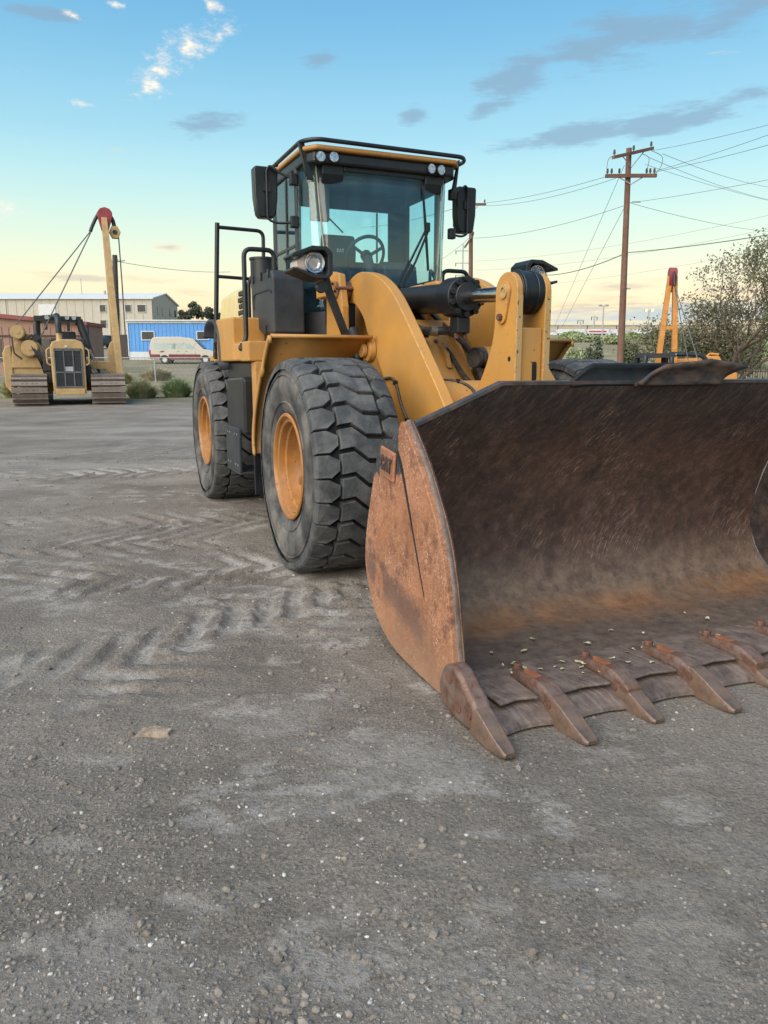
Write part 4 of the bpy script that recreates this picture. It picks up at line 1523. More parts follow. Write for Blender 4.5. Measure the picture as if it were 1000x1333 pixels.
    if isinstance(col, tuple):
        b.inputs['Base Color'].default_value = (*col, 1)
    else:
        L(col, b.inputs['Base Color'])
    L(mr(noise(17, 5), .3, .7, rough - .12, rough + .15), b.inputs['Roughness'])
    b.inputs['Metallic'].default_value = 0.1 if kind != 'tooth' else 0.3
    b.inputs['Specular IOR Level'].default_value = 0.4
    bn = t.nodes.new('ShaderNodeBump')
    bn.inputs['Strength'].default_value = 0.6
    bn.inputs['Distance'].default_value = 0.006
    L(noise(55, 6, 0.75), bn.inputs['Height'])
    L(bn.outputs[0], b.inputs['Normal'])
    return m


MAT['b_side'] = steel_mat('rusted_side_plate', 'side')
MAT['b_shell'] = steel_mat('worn_bucket_shell', 'shell')
MAT['b_edge'] = steel_mat('worn_cutting_edge', 'edge')
MAT['b_tooth'] = steel_mat('worn_tooth_steel', 'tooth')

bucket = empty('bucket', (0, 0, 0), 0, loader)
XL, XR = -1.375, 1.43
# inner profile (y, z) from the lip of the floor, round the back, to the spill edge
prof_in = [(-2.66, .052), (-2.4, .050), (-2.15, .050), (-1.98, .056)] + [(-1.90 + .40 * math.sin(a), .455 - .40 * math.cos(a)) for a in np.linspace(R(8), R(95), 12)] + \
          [(-1.52, .62), (-1.56, .76), (-1.62, .90), (-1.70, 1.03), (-1.79, 1.15), (-1.87, 1.26), (-1.93, 1.365)]
prof_in = [prof_in[0]] + prof_in[1:]


def top_z(x):
    if x < -1.29:
        return 1.14 - (-1.29 - x) * 1.6
    if x < -.83:
        return 1.365 - (-.83 - x) * .49
    if x > 1.02:
        return 1.365 - (x - 1.02) * .49
    return 1.365


def shell_rows(off):
    """points of the shell pushed outward by off, row by row across the width"""
    rows = []
    xs = [XL] + list(np.linspace(-1.29, -.83, 7)) + list(np.linspace(-.83, 1.02, 18))[1:] + list(np.linspace(1.02, XR, 6))[1:]
    P = [Vector((0, y_, z_)) for y_, z_ in prof_in]
    N = []
    for i in range(len(P)):
        d = (P[min(i + 1, len(P) - 1)] - P[max(i - 1, 0)]).normalized()
        N.append(Vector((0, d.z, -d.y)))
    for x in xs:
        tzv = top_z(x)
        row = []
        zc = 1.03
        for p, n in zip(P, N):
            q = p + n * off
            if p.z > zc:
                f_ = (p.z - zc) / (1.365 - zc)
                ztar = zc + f_ * (tzv - zc)
                f2 = (ztar - zc) / (1.365 - zc)
                yb = np.interp(ztar, [1.03, 1.15, 1.26, 1.365], [-1.70, -1.79, -1.87, -1.93])
                q = Vector((0, yb, ztar)) + n * off
            row.append((x, q.y + .0 * x, q.z))
        rows.append(row)
    return rows


ri, ro = shell_rows(0.0), shell_rows(0.030)
sh = MB()
sh.grid(ri)
sh.grid([r[::-1] for r in ro])
n1_, n2_ = len(ri), len(ri[0])
edge = MB()
for a, b_ in ((0, 0), (n2_ - 1, n2_ - 1)):
    sh.grid([[ri[i][a] for i in range(n1_)], [ro[i][a] for i in range(n1_)]])
sh.build('bucket_shell', 'b_shell', bucket, smooth=40)
lipb = MB()
lip_pts = [Vector(r[-1]) for r in ri]
lp2 = [p + Vector((0, .012, .006)) for p in lip_pts]
lipb.grid([[tuple(p + Vector((0, -.014, -.012))) for p in lp2], [tuple(p + Vector((0, -.016, .006))) for p in lp2], [tuple(p + Vector((0, .034, .010))) for p in lp2], [tuple(p + Vector((0, .036, -.02))) for p in lp2]])
lipb.build('spill_edge', M('worn_lip_steel', (0.055, 0.058, 0.066), .45, .4, var=.4, vscale=12, dust=(.16, .09, .06), dust_amt=.7, dscale=9), bucket, smooth=40)
# side plates: rear piece and the raised front wear strip
rear_out = smooth_poly([(-1.731, 1.09), (-1.681, 1.02), (-1.551, .681), (-1.504, .461), (-1.547, .30), (-1.656, .165), (-1.861, .062), (-2.18, .030)], 5)
side_poly = [(-2.56, .020), (-2.555, .20), (-2.52, .34), (-2.47, .56), (-2.38, .765), (-2.19, 1.015), (-2.01, 1.175), (-1.95, 1.12), (-1.935, 1.095), (-1.92, 1.098), (-1.76, 1.10)] + rear_out + [(-2.476, .022)]
strip = smooth_poly([(-2.585, .10), (-2.570, .20), (-2.545, .33), (-2.495, .55), (-2.404, .77), (-2.215, 1.03), (-2.035, 1.205)], 5) + [(-2.01, 1.195), (-1.945, 1.095), (-1.965, 1.06)] + smooth_poly([(-2.02, 1.02), (-2.09, .86), (-2.20, .62), (-2.30, .40), (-2.42, .12)], 4)
MAT['liner_dark'] = M('dark_side_liner', (0.022, 0.018, 0.020), .6, var=.5, vscale=6, dust=(.13, .085, .065), dust_amt=.6, dscale=7, bump=.3)
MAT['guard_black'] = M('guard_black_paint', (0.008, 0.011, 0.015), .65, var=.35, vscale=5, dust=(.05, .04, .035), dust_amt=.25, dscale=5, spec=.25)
for s, x0 in ((-1, XL), (1, XR)):
    MB().prism(side_poly, x0, x0 + s * .028).build('side_plate', 'b_side', bucket, bevel=.004)
    MB().prism(strip, x0 - s * .008, x0 + s * .050).build('wear_strip', 'b_side', bucket, bevel=.004)
    seam_pts = smooth_poly([(-1.975, 1.06), (-2.02, 1.0), (-2.085, .86), (-2.19, .62), (-2.27, .44)], 5)
    MB().tube([(x0 + s * .048, y_ - .010, z_) for y_, z_ in seam_pts], .012, 6, radii=[.013 * (1 - .7 * i / (len(seam_pts) - 1)) for i in range(len(seam_pts))]).build('dark_seam', 'guard_black', bucket, smooth=50)  # black tube draws the strip's shadow gap and leftover black paint
    sp2 = smooth_poly([(-2.585, .10), (-2.570, .20), (-2.545, .33), (-2.495, .55), (-2.404, .77), (-2.215, 1.03), (-2.035, 1.205)], 5)
    MB().tube([(x0 + s * .012, y_ + .010, z_ - .004) for y_, z_ in sp2], .018, 6).build('strip_edge', 'b_edge', bucket, smooth=60)
    MB().prism([(y_ + .004, z_) for y_, z_ in side_poly], x0 - s * .0005, x0 - s * .006).build('side_liner', 'liner_dark', bucket)
    MB().prism(strip, x0 - s * .0085, x0 - s * .012).build('strip_liner', 'liner_dark', bucket)
# raised guard on the middle of the spill edge: straight black plate at the left, a bent rusty fold at the right
MAT['guard_rust'] = M('guard_rust', (0.016, 0.016, 0.018), .65, var=.4, vscale=5, dust=(.12, .070, .050), dust_amt=.9, dscale=5, stretch=(1.2, 1, 2.4))
gp = []
for u in np.linspace(0, 1, 15):
    x_ = -.42 + .72 * u
    top = 1.365 + min(1, u / .19) * .100
    gp.append([(x_, -1.925 + .05 * math.sin(math.pi * f_ * .8) * (.4 + .6 * u), 1.352 + (top - 1.352) * f_) for f_ in np.linspace(0, 1, 6)])
MB().grid(gp).build('spill_guard', 'guard_black', bucket, smooth=50, solid=.022)
gp = []
xb = [(-.02, -.02), (.05, .06), (.12, .14), (.22, .24), (.33, .36), (.43, .46), (.50, .56), (.56, .66), (.585, .73)]
tops = [1.362, 1.420, 1.455, 1.466, 1.474, 1.488, 1.476, 1.462, 1.452]
for (x0_, x1_), tp in zip(xb, tops):
    gp.append([(x0_ + (x1_ - x0_) * f_ ** 2, -1.955 + .06 * f_ - .10 * f_ * f_, 1.352 + (tp - 1.352) * f_) for f_ in np.linspace(0, 1, 7)])
MB().grid(gp).build('spill_guard', 'guard_rust', bucket, smooth=50, solid=.02)
bm = Matrix(((0, -1, 0, XL - .0285), (-1, 0, 0, 0), (0, 0, 1, 0), (0, 0, 0, 1)))
# maker's badge on the left plate (reads from outside, so along -y)
def on_plate(mb, y0, z0, rot=-8.0):
    c, s = math.cos(R(rot)), math.sin(R(rot))
    out = []
    for (a, d, h_) in mb.v:
        a2, h2 = a * c - h_ * s, a * s + h_ * c
        out.append((XL - .028 + d, y0 - a2, z0 + h2))
    mb.v = out
    return mb


bd = MB().prism([(-.088, -.072), (.088, -.072), (.088, .072), (-.088, .072)], -.014, 0, 'y')
on_plate(bd, -1.835, .985).build('maker_badge', M('badge_rust', (0.30, 0.13, 0.07), .6, var=.3, vscale=20, bump=.3), bucket, bevel=.006, seg=3)
bi = MB().prism([(-.074, -.058), (.074, -.058), (.074, .058), (-.074, .058)], -.0155, -.0135, 'y')
on_plate(bi, -1.835, .985).build('badge_field', M('badge_field', (0.23, 0.105, 0.062), .6, var=.3, vscale=25), bucket)
lt, lw_ = letters_cat(.072, .008, .10)
k_ = .128 / lw_
lt.v = [((q[0] - lw_ / 2) * k_, q[1] - .0145, q[2] - .036) for q in lt.v]
on_plate(lt, -1.835, .985).build('badge_lettering', M('badge_letters', (0.045, 0.032, 0.028), .6, var=.3), bucket)
# cutting edge: one segment between each pair of teeth, worn hollow in the middle
TX = [-1.352, -1.056, -.684, -.312, .060, .433, .806, 1.16, 1.405]
for i in range(len(TX) - 1):
    a, b_ = TX[i], TX[i + 1]
    rows = []
    for u in np.linspace(0, 1, 9):
        x = a + (b_ - a) * u
        f_ = .022 * 4 * u * (1 - u)
        rows.append([(x, -2.40, .088), (x, -2.44, .092), (x, -2.76 + f_, .066), (x, -2.845 + f_ * 1.3, .032), (x, -2.85 + f_ * 1.3, .016), (x, -2.6, .014), (x, -2.40, .03)])
    e = MB().grid(rows)
    e.f += [tuple(range(7)), tuple(range(len(e.v) - 7, len(e.v)))[::-1]]
    e.build('cutting_edge', 'b_edge', bucket, smooth=25)
sg = MB()
for i in range(len(TX) - 1):
    a, b_ = TX[i] + .075, TX[i + 1] - .075
    sg.prism([(a - .03, -2.39), (b_ + .03, -2.39), (b_ + .02, -2.74), ((a + b_) / 2, -2.72), (a - .02, -2.74)], .088, .100, 'z')
sg.build('edge_wear_plate', 'b_edge', bucket, bevel=.004, each=True)


# teeth: adapter straddling the edge and a wedge-shaped tip pinned on it
def tooth_mesh():
    ad = MB()
    pr = [(-2.46, .090), (-2.48, .120), (-2.52, .128), (-2.60, .138), (-2.68, .148), (-2.74, .140), (-2.79, .122), (-2.83, .104), (-2.83, .03), (-2.70, .085), (-2.55, .090)]
    rows = []
    n = len(pr)
    for x, sc_, in ((-.040, 0.84), (-.033, .98), (.033, .98), (.040, .84)):
        rows.append([(x * (0.66 + .34 * min(1, max(0, (-y_ - 2.46) / .25))), y_, .052 + (z_ - .052) * sc_) for y_, z_ in pr])
    ad.grid([r + [r[0]] for r in rows])
    ad.f += [tuple(range(n + 1))[:n][::-1], tuple(range(3 * (n + 1), 3 * (n + 1) + n))]
    hole = MB().prism([(.021 * math.cos(a), -2.62 + .075 * math.sin(a)) for a in np.linspace(0, 2 * math.pi, 17)[:-1]], .110, .1425, 'z')
    tip = MB()
    secs = [(-2.765, .038, .120, .030), (-2.80, .045, .120, .014), (-2.87, .045, .094, .008), (-2.94, .042, .062, .008), (-3.00, .038, .040, .011), (-3.022, .032, .031, .013), (-3.032, .022, .026, .015)]
    rows = []
    for (y_, hw, zt, zb) in secs:
        rows.append([(-hw, y_, zb), (-hw * 1.0, y_, zb + (zt - zb) * .55), (-hw * .80, y_, zt), (hw * .80, y_, zt), (hw * 1.0, y_, zb + (zt - zb) * .55), (hw, y_, zb), (-hw, y_, zb)])
    tip.grid(rows)
    tip.f += [(0, 1, 2, 3, 4, 5), tuple(len(tip.v) - 7 + i for i in range(6))[::-1]]
    pinm = MB().cyl((-.050, -2.795, .085), (.050, -2.795, .085), .014, n=12)
    bl = MB().cyl((-.0, -2.49, .120), (0, -2.49, .146), .022, n=8)
    return ad, hole, tip, pinm, bl


ad, hole, tip, pinm, bl = tooth_mesh()
rust_in = M('bright_rust_pocket', (0.24, 0.085, 0.035), .8, var=.4, vscale=14)
oa = ad.build('tooth_adapter', 'b_tooth', bucket, smooth=32, bevel=.004)
oh = hole.build('adapter_pocket', rust_in, bucket)
ot = tip.build('tooth_tip', M('worn_tip_steel', (0.17, 0.118, 0.092), .42, .45, var=.35, vscale=16, dust=(.24, .15, .10), dust_amt=.7, dscale=11, bump=.3, bscale=50), bucket, smooth=32, bevel=.003)
op = pinm.build('tooth_pin', 'rustbolt', bucket, smooth=40)
ob_ = bl.build('adapter_bolt', 'rustbolt', bucket, bevel=.004)
first = True
for i, x in enumerate(TX[1:-1]):
    for o in (oa, oh, ot, op, ob_):
        c = o if i == 0 else o.copy()
        if i:
            COL.objects.link(c)
        c.location.x = x
        c.rotation_euler.z = 0
        if o is ot or o is op:
            k_ = (1, .985, 1.004, .97, 1, .99, .98)[i]
            c.scale = (1, k_, (1, .94, 1.05, .92, 1, 1, 1)[i])
# corner teeth: tall cheek that climbs the side plate
for s, x in ((-1, -1.412), (1, 1.46)):
    ck = MB()
    poly = smooth_poly([(-2.49, .10), (-2.52, .20), (-2.59, .238), (-2.66, .225), (-2.72, .185), (-2.78, .145), (-2.80, .10), (-2.79, .03), (-2.74, .018), (-2.62, .022), (-2.53, .045)], 4, True)
    ck.prism(poly, x - .042, x + .042)
    o = ck.build('corner_adapter', 'b_tooth', bucket, bevel=.018, seg=3, smooth=40)
    bt_ = MB()
    for (y_, z_) in ((-2.585, .180), (-2.67, .085)):
        bt_.cyl((x - .037, y_, z_), (x - .046, y_, z_), .024, n=18)
        bt_.cyl((x + .037, y_, z_), (x + .046, y_, z_), .024, n=18)
    bt_.build('corner_bolt', 'rustbolt', bucket, smooth=40, each=True)
    c = ot.copy()
    COL.objects.link(c)
    c.location = (x, .028, .004)
    c.scale = (0.92, 1.0, 1.1)
    c = op.copy()
    COL.objects.link(c)
    c.location = (x, .028, .004)
# back ribs of the bucket and hinge plates
bkp = MB()
for x in (-.62, -.40, .40, .62):
    bkp.prism([(-1.50, .30), (-1.18, .22), (-1.12, .40), (-1.30, .60), (-1.46, .75)], x - .02, x + .02)
bkp.build('hinge_plate', 'black', bucket, each=True)
lk = MB().box(-.06, .06, -1.46, -.9, .78, .92)
lk.build('tilt_link', 'yellow', loader, bevel=.02)
# dry leaf litter lying on the bucket floor
lf = random.Random(12)
leafm = M('dry_leaf', (0.42, 0.40, 0.25), .8, var=.3, vscale=30)
lv = MB()
lmat = Matrix.Translation(ROOT) @ Matrix.Rotation(YAW, 4, 'Z')
for k in range(46):
    x, y = -1.25 + 2.3 * lf.random(), -2.02 - .55 * lf.random()
    if k > 20:
        x, y = lf.choice([-.98, -.62, -.28, -.95]) + .12 * lf.gauss(0, 1), -2.46 - .08 * abs(lf.gauss(0, 1))
    s_ = .008 + .012 * lf.random()
    pts = []
    for q in range(7):
        t_ = 2 * math.pi * q / 7
        r_ = s_ * (0.6 + .5 * lf.random())
        pts.append((r_ * math.cos(t_) * 1.3, r_ * math.sin(t_) * .7, s_ * .5 * (lf.random() - .2)))
    lv.add(pts + [(0, 0, s_ * .15)], [(q, (q + 1) % 7, 7) for q in range(7)], lmat @ Matrix.Translation((x, y, .064 if y > -2.39 else .106)) @ Matrix.Rotation(lf.random() * 6.28, 4, 'Z'))
lo_ = lv.build('leaf_litter', leafm)
lo_['kind'] = 'stuff'
tag(lo_, 'dry pale leaf scraps lying on the rusty bucket floor', 'leaf litter')


# ------------------------------------------------------------------ background helpers
BG = {}
for nm, c, r_ in (('beige_cladding', (0.42, 0.39, 0.33), .6), ('blue_cladding', (0.075, 0.27, 0.62), .55), ('brown_cladding', (0.26, 0.15, 0.115), .7), ('red_trim', (0.17, 0.03, 0.03), .6),
                  ('white_roof', (0.55, 0.57, 0.58), .6), ('white_skirt', (0.52, 0.56, 0.60), .7), ('grey_trim', (0.45, 0.50, 0.52), .6), ('dark_glass', (0.03, 0.035, 0.04), .15), ('pole_wood', (0.125, 0.062, 0.042), .85),
                  ('dark_pole', (0.05, 0.042, 0.04), .85), ('wire', (0.07, 0.08, 0.085), .6), ('galv', (0.30, 0.32, 0.33), .5), ('tan_wall', (0.40, 0.34, 0.25), .8), ('bark', (0.075, 0.055, 0.042), .9),
                  ('leaf_dark', (0.040, 0.060, 0.030), .7), ('leaf_olive', (0.115, 0.122, 0.060), .7), ('leaf_dry', (0.16, 0.125, 0.085), .8), ('leaf_sage', (0.25, 0.30, 0.16), .8), ('weed_green', (0.20, 0.27, 0.11), .8),
                  ('weed_tan', (0.46, 0.40, 0.22), .9), ('car_paint_white', (0.43, 0.405, 0.35), .3), ('car_paint_maroon', (0.13, 0.014, 0.03), .35), ('car_paint_dark', (0.035, 0.045, 0.06), .25), ('car_paint_pale', (0.5, 0.58, 0.62), .3),
                  ('tyre_small', (0.02, 0.02, 0.021), .8), ('hub_silver', (0.5, 0.5, 0.5), .35), ('tail_red', (0.35, 0.02, 0.02), .3), ('boom_red', (0.24, 0.022, 0.035), .5), ('track_steel', (0.165, 0.135, 0.115), .6),
                  ('weather_yellow', (0.40, 0.265, 0.115), .6), ('orange_paint', (0.50, 0.215, 0.042), .5), ('rops_black', (0.012, 0.016, 0.021), .5), ('concrete', (0.4, 0.4, 0.38), .9), ('grille_grey', (0.075, 0.09, 0.105), .5)):
    BG[nm] = M(nm, c, r_, var=0.05 if 'paint_' in nm else 0.09 if 'clad' in nm or 'roof' in nm or 'skirt' in nm else 0.22, vscale=1.6 if 'clad' in nm or 'skirt' in nm else 5.0, dust=tuple(0.6 * q + 0.4 * d for q, d in zip(c, DUST)), dust_amt=0.08 if nm in ('rops_black', 'dark_pole', 'dark_glass', 'tyre_small') else 0.15 if 'paint_' in nm or 'clad' in nm else 0.4, dscale=1.2)


def at(px, py, Y):
    """point of the place on the ray of a picture position (1000 x 1333) at a depth of Y metres"""
    x, y = (px - 500) / 991, -(py - 666.5) / 991
    d = Vector((x, math.cos(.189) + y * math.sin(.189), -math.sin(.189) + y * math.cos(.189)))
    return Vector((0, 0, 1.452)) + d * (Y / d.y)


def gx_at(px, Y, py=470):
    p = at(px, py, Y)
    return p.x


# ---- pipelayer tractor: tracks, hood, canopy, winch, counterweight, side boom (local: front faces -y)
def make_pipelayer(loc, rz, label, group, paint, headcol, spr=.92):
    pr = random.Random(5)
    t_ = tag(empty('pipelayer', loc, rz), label, 'pipelayer', group)
    bm_ = lambda mb, nme, mt, **k: mb.build(nme, BG.get(mt) or MAT[mt], t_, **k)
    # track loops
    for x0, x1 in ((-1.78, -.68), (.70, 1.80)):
        trk = empty('track', (0, 0, 0), 0, t_)
        path = []
        yc0, yc1, rr_ = -1.55, 1.75, .46
        per = []
        n = 46
        Lst, La = yc1 - yc0, math.pi * rr_
        tot = 2 * Lst + 2 * La
        sh_ = MB().box(x0, x1, -.088, .088, -.03, .012)
        sh_.box(x0, x1, -.088, -.066, .0125, .070)
        for bx_ in (.3, .42, .58, .7):
            sh_.cyl((x0 + (x1 - x0) * bx_, .02, .012), (x0 + (x1 - x0) * bx_, .02, .035), .022, n=6)
        first = None
        for k in range(n):
            s_ = (k + .5) / n * tot
            if s_ < Lst:
                y_, z_, a = yc0 + s_, 2 * rr_ + .07, 0
            elif s_ < Lst + La:
                q = (s_ - Lst) / rr_
                y_, z_, a = yc1 + rr_ * math.sin(q), rr_ + .07 + rr_ * math.cos(q), -q
            elif s_ < 2 * Lst + La:
                y_, z_, a = yc1 - (s_ - Lst - La), .07, math.pi
            else:
                q = (s_ - 2 * Lst - La) / rr_
                y_, z_, a = yc0 - rr_ * math.sin(q), rr_ + .07 - rr_ * math.cos(q), math.pi - q
            if first is None:
                first = sh_.build('track_shoe', BG['track_steel'], trk, bevel=.006)
                o = first
            else:
                o = first.copy()
                COL.objects.link(o)
            o.location = (0, y_, z_)
            o.rotation_euler = (a, 0, 0)
        rl = MB().prism([(yc0 + .0, .2), (yc0 - .25, .55), (yc0 + .1, .80), (yc1 - .1, .80), (yc1 + .25, .55), (yc1, .2)], x0 + .2, x1 - .2)
        rl.build('roller_frame', BG[paint], trk, bevel=.02)
    # body
    bm_(MB().prism([(-.5, .40), (-.52, 1.95), (-.44, 2.12), (-.2, 2.20), (.3, 2.20), (.50, 2.12), (.56, 1.95), (.55, .40)], -1.9, -.1, 'y'), 'engine_hood', paint, bevel=.04, seg=3)
    bm_(MB().box(-.75, .78, -.6, 1.9, .45, 1.15), 'main_frame', paint, bevel=.03)
    bm_(MB().box(-.41, .46, -1.915, -1.895, .62, 1.90), 'grille_frame', 'rops_black')
    for (a, b_, c, d) in ((-.37, -.13, 1.15, 1.80), (-.09, .16, 1.33, 1.68), (.20, .42, 1.15, 1.80), (-.37, -.13, .66, 1.08), (-.09, .16, .66, 1.08), (.20, .42, .66, 1.08)):
        g = MB()
        for k in range(7):
            zz = c + (d - c) * (k + .5) / 7
            g.box(a, b_, -1.93, -1.912, zz - .018, zz + .018)
        bm_(g, 'grille_louvre', 'rops_black')
    for (a, b_, c, d) in ((-.128, -.092, .64, 1.88), (.162, .198, .64, 1.88), (-.40, .45, 1.09, 1.14), (-.40, .45, 1.82, 1.88), (-.40, .45, .61, .65), (-.41, -.375, .62, 1.88), (.425, .46, .62, 1.88)):
        bm_(MB().box(a, b_, -1.945, -1.916, c, d), 'grille_bar', 'grille_grey')
    bm_(MB().box(-.09, .16, -1.935, -1.914, 1.15, 1.30), 'grille_plate', 'galv', bevel=.005)
    bm_(MB().box(-.43, .49, -1.95, -1.86, .36, .56), 'front_guard', paint, bevel=.02)
    bm_(MB().box(-.05, .03, -1.93, -1.91, 1.94, 2.0), 'maker_plate', 'white_skirt')
    bm_(MB().cyl((-.22, -1.2, 2.15), (-.22, -1.2, 2.42), .10, n=14), 'exhaust_base', paint, smooth=40)
    for s in (-1, 1):
        x_ = .03 + s * .57
        bm_(MB().tube([(x_ - s * .02, -1.84, 1.35), (x_ + s * .09, -1.86, 1.40), (x_ + s * .09, -1.86, 1.85), (x_ - s * .02, -1.84, 1.92)], .028, 8, .08), 'grab_handle', paint, smooth=50)
    # roll-over canopy
    cp_ = MB()
    cp_.tube([(-1.0, .35, 1.7), (-1.0, .45, 2.98), (-.35, .42, 3.05), (-.28, -.5, 3.05), (-.24, -1.0, 3.0), (-.22, -1.2, 2.8), (-.22, -1.2, 2.35)], .10, 12, .22)
    cp_.tube([(-1.02, 1.6, 1.7), (-1.02, 1.5, 3.0), (.40, 1.5, 3.0), (.80, 1.7, 1.6)], .11, 10, .2)
    cp_.tube([(.45, .4, 2.96), (.62, .35, 2.4), (.78, .3, 1.6)], .12, 8)
    cp_.box(-1.05, .52, .3, 1.65, 2.90, 3.08)
    bm_(cp_, 'canopy_frame', 'rops_black', smooth=50)
    for x_ in (-.62, .05, .28):
        bm_(MB().cyl((x_, .28, 3.02), (x_, .18, 3.02), .075, n=12), 'work_light', 'lens', smooth=40)
    bm_(MB().box(-.72, -.62, .3, .4, 2.60, 2.86).box(.02, .12, .3, .4, 2.56, 2.86), 'canopy_lamp', 'rops_black', bevel=.01, each=True)
    bm_(MB().box(-.32, .30, .5, .62, 1.7, 2.55).box(-.45, .42, .6, 1.3, 1.5, 1.95), 'operator_seat', 'rops_black', bevel=.06, seg=3)
    bm_(MB().box(-.55, -.35, -.1, .9, 1.2, 2.0).box(.35, .6, -.1, .9, 1.2, 1.9), 'console', 'rops_black', bevel=.03)
    for k in range(5):
        bm_(MB().tube([(-.5 + .06 * k, .1, 1.9), (-.52 + .07 * k, .0, 2.25)], .018, 6), 'control_lever', 'rops_black')
    # dark clutter between hood and winch: hoses, valve block, side screens
    for k in range(5):
        bm_(MB().tube(smooth_poly([(-.58 - .05 * k, -.9 + .1 * k, .9), (-.66 - .05 * k, -.95 + .1 * k, 1.3), (-.70 - .07 * k, -.8, 1.65), (-.9 - .08 * k, -.7, 1.8 + .1 * k), (-1.1, -.6, 1.9 + .12 * k)], 4), .028, 6), 'hydraulic_hose', 'rops_black', smooth=60)
    bm_(MB().box(-.80, -.56, -1.0, -.5, 1.15, 1.55), 'valve_block', 'rops_black', bevel=.02)
    bm_(MB().box(-.72, -.53, -1.5, -.2, .75, 1.12), 'side_screen', 'rops_black', bevel=.02)
    bm_(MB().box(.56, .74, -1.5, -.2, .75, 1.35), 'side_screen', 'rops_black', bevel=.02)
    bm_(MB().box(-.56, .62, -.5, -.05, 1.6, 2.28), 'dashboard', 'rops_black', bevel=.05)
    bm_(MB().tube([(.72, -.3, 1.9), (.95, -.1, 1.3), (1.05, 0, .9)], .05, 8), 'lift_strut', 'galv')
    bm_(MB().tube([(-1.45, -.80, 1.55), (-1.70, -.82, 1.75), (-1.72, -.8, 2.3)], .03, 6, .1), 'winch_pipe', 'rops_black')
    bm_(MB().cyl((-.98, -.6, 2.30), (-.98, -.42, 2.30), .11, n=14), 'winch_motor', 'rops_black', smooth=40)
    # winch side and counterweight
    bm_(MB().prism([(-1.85, 1.25), (-1.75, 2.05), (-1.50, 2.18), (-.95, 2.15), (-.70, 1.6), (-.72, 1.25)], -.55, .9, 'y'), 'winch_frame', paint, bevel=.03)
    bm_(MB().box(-1.75, -1.0, -.45, .3, 2.10, 2.26), 'winch_deck', paint, bevel=.02)
    for (x_, z_, r_) in ((-1.54, 2.46, .24), (-1.20, 1.92, .28)):
        bm_(MB().cyl((x_, -.74, z_), (x_, -.40, z_), r_, n=28).cyl((x_, -.78, z_), (x_, -.74, z_), r_ * .86, n=28), 'winch_drum', paint, smooth=40)
        bm_(MB().cyl((x_, -.80, z_), (x_, -.78, z_), r_ * .28, n=16), 'drum_cap', paint, smooth=40)
        bm_(MB().lathe([(-.03, r_ + .03), (.03, r_ + .03)], 28, Matrix.Translation((x_, -.6, z_)) @ Matrix.Rotation(math.pi / 2, 4, 'Z')), 'drum_flange', 'rops_black')
    bm_(MB().box(-1.40, -1.10, -.5, .2, 2.25, 2.42), 'winch_housing', paint, bevel=.03)
    bm_(MB().prism([(-2.06, .62), (-2.08, 1.75), (-1.98, 1.98), (-1.80, 2.02), (-1.79, .50), (-1.9, .42)], -.55, .65, 'y'), 'counterweight', paint, bevel=.03)
    bm_(MB().prism([(-2.05, 1.0), (-1.0, 1.0), (-.80, .72), (-.60, .70), (-.60, 1.25), (-1.0, 1.35), (-2.05, 1.25)], -.5, .4, 'y'), 'support_arm', paint, bevel=.02)
    # boom side
    bm_(MB().prism([(.5, 1.22), (.5, 1.50), (1.35, 1.50), (1.36, 1.95), (1.46, 2.18), (1.62, 2.22), (1.74, .80), (1.60, .72), (1.45, 1.0), (1.2, 1.20)], -.45, .35, 'y'), 'boom_bracket', paint, bevel=.02)
    top = Vector((1.52, 0, 6.45))
    bl = MB()
    for s in (-1, 1):
        a, c = Vector((1.70, s * spr, .62)), top + Vector((0, s * .10, 0))
        for q in range(1):
            d = (c - a).normalized()
            u = Vector((0, 1, 0)).cross(d).normalized()
            w = d.cross(u)
            vs = []
            for p, hw_, ht_ in ((a, .12, .12), (a.lerp(c, .5), .115, .11), (c, .10, .10)):
                vs += [p + u * hw_ + w * ht_, p - u * hw_ + w * ht_, p - u * hw_ - w * ht_, p + u * hw_ - w * ht_]
            leg = MB().add(vs, [(0, 1, 2, 3), (8, 11, 10, 9)] + [(4 * j + i, 4 * j + 4 + i, 4 * j + 4 + (i + 1) % 4, 4 * j + (i + 1) % 4) for j in range(2) for i in range(4)])
            bm_(leg, 'boom_leg', paint, bevel=.015)
    for f_ in (.35, .62):
        a = Vector((1.70, 0, .62)).lerp(top, f_)
        hw_ = spr * (1 - f_) + .10 * f_
        bm_(MB().box(a.x - .09, a.x + .09, -hw_, hw_, a.z - .08, a.z + .08), 'boom_crossbar', paint, bevel=.01)
    hx = [(1.55 + .26 * math.cos(a), 6.58 + .24 * math.sin(a)) for a in np.linspace(R(-20), R(200), 7)]
    bm_(MB().prism([(1.41, 6.05)] + [(1.65, 6.05)] + hx, -.16, .16, 'y'), 'boom_head', headcol, bevel=.02)
    bm_(MB().box(1.58, 1.62, -.17, -.162, 6.1, 6.45), 'head_stripe', 'white_skirt')
    bm_(MB().tube([(1.35, 0, 6.62), (1.23, 0, 6.42), (1.11, 0, 6.18), (1.03, 0, 5.98)], .06, 8), 'head_link', 'rops_black', smooth=50)
    bm_(MB().tube([(1.75, 0, 6.52), (1.81, 0, 6.40), (1.85, 0, 6.20)], .07, 8), 'hook_link', 'rops_black', smooth=50)
    bm_(MB().prism([(1.85 + .20 * math.cos(a), 6.0 + .24 * math.sin(a)) for a in np.linspace(0, 2 * math.pi, 7)[:-1]], -.10, .10, 'y'), 'hook_block', paint, bevel=.02)
    bm_(MB().cyl((1.85, -.12, 6.0), (1.85, -.10, 6.0), .08, n=14), 'block_axle', 'rops_black')
    bm_(MB().tube([(1.04, 0, 6.0), (-1.60, -.5, 2.68)], .022, 6), 'hoist_cable', 'wire')
